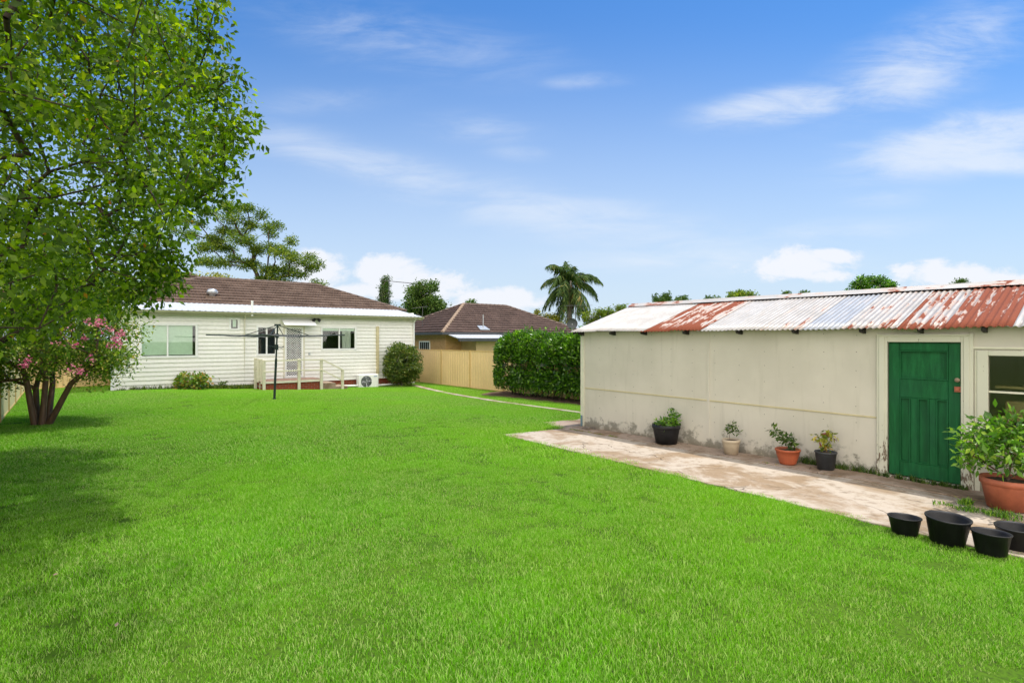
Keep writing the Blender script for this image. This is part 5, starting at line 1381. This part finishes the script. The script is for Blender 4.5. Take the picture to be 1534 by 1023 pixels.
Ya = 38.2; xa, _, zt1 = at(633, 460, Ya)
aerial((xa, Ya, 2.6), zt1, at(618, 462, Ya), at(640, 459, Ya), 'television aerial on the left slope of the neighbouring brown roof', 6, .6)
Ya = 40; xa, _, zt1 = at(862, 457, Ya)
aerial((xa, Ya, 1.5), zt1, at(846, 458, Ya), at(884, 457.5, Ya + 1), 'pale television aerial in front of the palm tree', 7, .35, .035)
dx, dy, dz = at(857, 485, 39.6)
dsh = empty('satellite_dish', (dx, dy, dz - 1.2), 'dark satellite dish on a pole at the right end of the brown roof', 'satellite dish')
m = MB(); 
for i, (r_, q) in enumerate([(0.001, 0), (.15, .012), (.28, .05), (.38, .1), (.4, .12)]):
    for k in range(20):
        a = 2 * math.pi * k / 20; m.v.append((r_ * math.cos(a), -q, 1.2 + r_ * math.sin(a)))
for i in range(4):
    for k in range(20): k2 = (k + 1) % 20; m.f.append((i * 20 + k, i * 20 + k2, (i + 1) * 20 + k2, (i + 1) * 20 + k))
m.build('dish', M['charcoal'], dsh, True); m = MB(); m.tube([(0, 0.02, 0), (0, .02, 1.2)], .03, 8); m.tube([(0, 0, 1.2), (0, -.35, 1.15)], .012, 6); m.build('mount', M['steel'], dsh)

# a few fallen leaves on the grass
for i, (px, py) in enumerate([(83, 867), (174, 944), (216, 843)]):
    Y = 1600 / (py - HY); x = (px - CX) / F * Y
    me = npmesh('fallen_leaf', np.array([(-.022, 0, 0), (-.006, .012, .01), (.01, .01, .008), (.026, 0, .014), (.01, -.011, .01), (-.006, -.011, .004)]), np.array([(0, 1, 2), (0, 2, 3), (0, 3, 4), (0, 4, 5)]))
    o = link('fallen_leaf', me, M['ridge_tan']); o.location = (x, Y, .034); o.rotation_euler = (.2, .1, i * 2)
    tag(o, ['dry tan leaf on the shaded grass, topmost of the left two', 'dry tan leaf on the grass nearest the bottom edge', 'dry grey brown leaf lying furthest right on the grass'][i], 'leaf', 'fallen leaves on the lawn')

# ------------------------------------------------------------------ light, sky, camera
el = math.radians(74); S = Vector((.93, .36, 0)).normalized() * math.cos(el); S.z = math.sin(el)
sun = bpy.data.lights.new('sun', 'SUN'); sun.energy = 2.8; sun.angle = math.radians(.8); sun.color = (1, .955, .88)
so = bpy.data.objects.new('sun', sun); C.objects.link(so); so.rotation_euler = S.to_track_quat('Z', 'Y').to_euler()
W = bpy.data.worlds.new('World'); scene.world = W; W.use_nodes = True; nt = W.node_tree; nt.nodes.clear()
sky = nt.nodes.new('ShaderNodeTexSky'); sky.sky_type = 'NISHITA'; sky.sun_disc = False; sky.sun_elevation = el; sky.sun_rotation = math.atan2(S.x, S.y)
sky.air_density = 1.15; sky.dust_density = .35; sky.ozone_density = 2.2
bg = nt.nodes.new('ShaderNodeBackground'); bg.inputs[1].default_value = .15
tc = nt.nodes.new('ShaderNodeTexCoord'); sx = nt.nodes.new('ShaderNodeSeparateXYZ'); nt.links.new(tc.outputs['Generated'], sx.inputs[0])
dy_ = mth(nt, 'MAXIMUM', mth(nt, 'ABSOLUTE', sx.outputs[1]), .12)
U_ = mth(nt, 'DIVIDE', sx.outputs[0], dy_); V_ = mth(nt, 'DIVIDE', sx.outputs[2], dy_)
cu = nt.nodes.new('ShaderNodeCombineXYZ'); nt.links.new(U_, cu.inputs[0]); nt.links.new(V_, cu.inputs[1])
def blob(px, py, rx, ry, tilt=0):
    mp = nt.nodes.new('ShaderNodeMapping'); mp.vector_type = 'TEXTURE'
    mp.inputs['Location'].default_value = ((px - CX) / F, (HY - py) / F, 0); mp.inputs['Rotation'].default_value = (0, 0, math.radians(tilt)); mp.inputs['Scale'].default_value = (rx / F, ry / F, 1)
    nt.links.new(cu.outputs[0], mp.inputs[0]); ln = nt.nodes.new('ShaderNodeVectorMath'); ln.operation = 'LENGTH'; nt.links.new(mp.outputs[0], ln.inputs[0])
    return mapr(nt, ln.outputs['Value'], 0, 1, 1, 0)
def cloudnoise(scale, sc, rot, detail, rough, dist):
    mp = nt.nodes.new('ShaderNodeMapping'); mp.inputs['Scale'].default_value = sc; mp.inputs['Rotation'].default_value = (0, 0, math.radians(rot)); nt.links.new(cu.outputs[0], mp.inputs[0])
    return noise(nt, mp.outputs[0], scale, detail, rough, dist)
def summed(lst):
    acc = None
    for (a, w) in lst:
        v = mth(nt, 'MULTIPLY', a, w); acc = v if acc is None else mth(nt, 'MAXIMUM', acc, v)
    return acc
cir = summed([(blob(875, 122, 120, 24, 2), .5), (blob(720, 192, 160, 44, -3), .45), (blob(780, 230, 100, 26, -4), .35), (blob(800, 84, 110, 26, 5), .3), (blob(1180, 158, 240, 50, 8), 1), (blob(1380, 95, 300, 110, 24), .8), (blob(1440, 215, 330, 80, 10), .95), (blob(1480, 238, 230, 40, -2), 1), (blob(1330, 297, 130, 30, 2), .45), (blob(560, 250, 560, 60, -15), .55), (blob(880, 330, 560, 80, -10), .6), (blob(600, 60, 420, 90, -10), .45), (blob(1050, 390, 420, 50, 0), .6), (blob(480, 150, 260, 46, 6), .3), (blob(1250, 350, 300, 40, 4), .5)])
n1 = cloudnoise(2.4, (1.0, 3.6, 1), 12, 9, .62, .75)
n1b = cloudnoise(5, (.8, 3.6, 1), 8, 9, .66, .6)
nn_ = mth(nt, 'ADD', mth(nt, 'MULTIPLY', n1, .5), mth(nt, 'MULTIPLY', n1b, .5))
cirf = mth(nt, 'MULTIPLY', mapr(nt, mth(nt, 'ADD', nn_, mth(nt, 'MULTIPLY', cir, .15)), .41, .75), mapr(nt, cir, 0, .8))
cum = summed([(blob(470, 402, 75, 50), 1), (blob(585, 402, 80, 40), 1), (blob(640, 430, 130, 44), 1), (blob(740, 450, 120, 32), 1), (blob(550, 440, 120, 24), .8), (blob(1190, 396, 120, 38), 1), (blob(1245, 384, 60, 26), .9), (blob(1230, 412, 80, 18), .7), (blob(1420, 416, 150, 36), 1), (blob(1355, 404, 50, 14), .8), (blob(1500, 425, 90, 30), .9)])
n2 = cloudnoise(9, (1, 1.7, 1), 0, 8, .64, .25)
cumf = mapr(nt, mth(nt, 'ADD', mth(nt, 'MULTIPLY', n2, 1.7), mth(nt, 'MULTIPLY', cum, .7)), .98, 1.3)
cumf = mth(nt, 'MULTIPLY', cumf, mapr(nt, cum, 0, .2))
low = mapr(nt, V_, -.12, .66, 1, 0)
skc = mixc(nt, 1.0, sky.outputs[0], (.25, .475, .70), 'MULTIPLY')
skc = mixc(nt, low, skc, (3.0, 3.45, 3.95))
skc = mixc(nt, mth(nt, 'MULTIPLY', cirf, .72), skc, (3.6, 3.85, 4.2))
skc = mixc(nt, mth(nt, 'MULTIPLY', cumf, .85), skc, (4.0, 4.05, 4.25))
# unseen bright cloud added behind the camera to fill light on shed and house
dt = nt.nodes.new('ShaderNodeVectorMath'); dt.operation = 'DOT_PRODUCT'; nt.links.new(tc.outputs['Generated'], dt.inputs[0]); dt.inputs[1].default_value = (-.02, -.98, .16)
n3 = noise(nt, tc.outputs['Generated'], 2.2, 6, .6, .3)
fill_bank = mapr(nt, mth(nt, 'ADD', dt.outputs['Value'], mth(nt, 'MULTIPLY', n3, .35)),   .32, .66)
skc = mixc(nt, fill_bank, skc, (10.6, 10.1, 9.4))
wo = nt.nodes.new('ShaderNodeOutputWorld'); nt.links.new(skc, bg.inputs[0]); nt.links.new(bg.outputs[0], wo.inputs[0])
cam = bpy.data.cameras.new('camera'); co = bpy.data.objects.new('camera', cam); C.objects.link(co)
co.location = (0, 0, H); co.rotation_euler = (math.pi / 2, 0, 0); cam.sensor_width = 36; cam.lens = 36 * F / 1534; cam.shift_y = -(511.5 - HY) / 1534
cam.clip_start = .05; cam.clip_end = 3000; scene.camera = co
scene.view_settings.view_transform = 'Standard'; scene.view_settings.look = 'None'; scene.view_settings.gamma = 1; scene.view_settings.exposure = .66
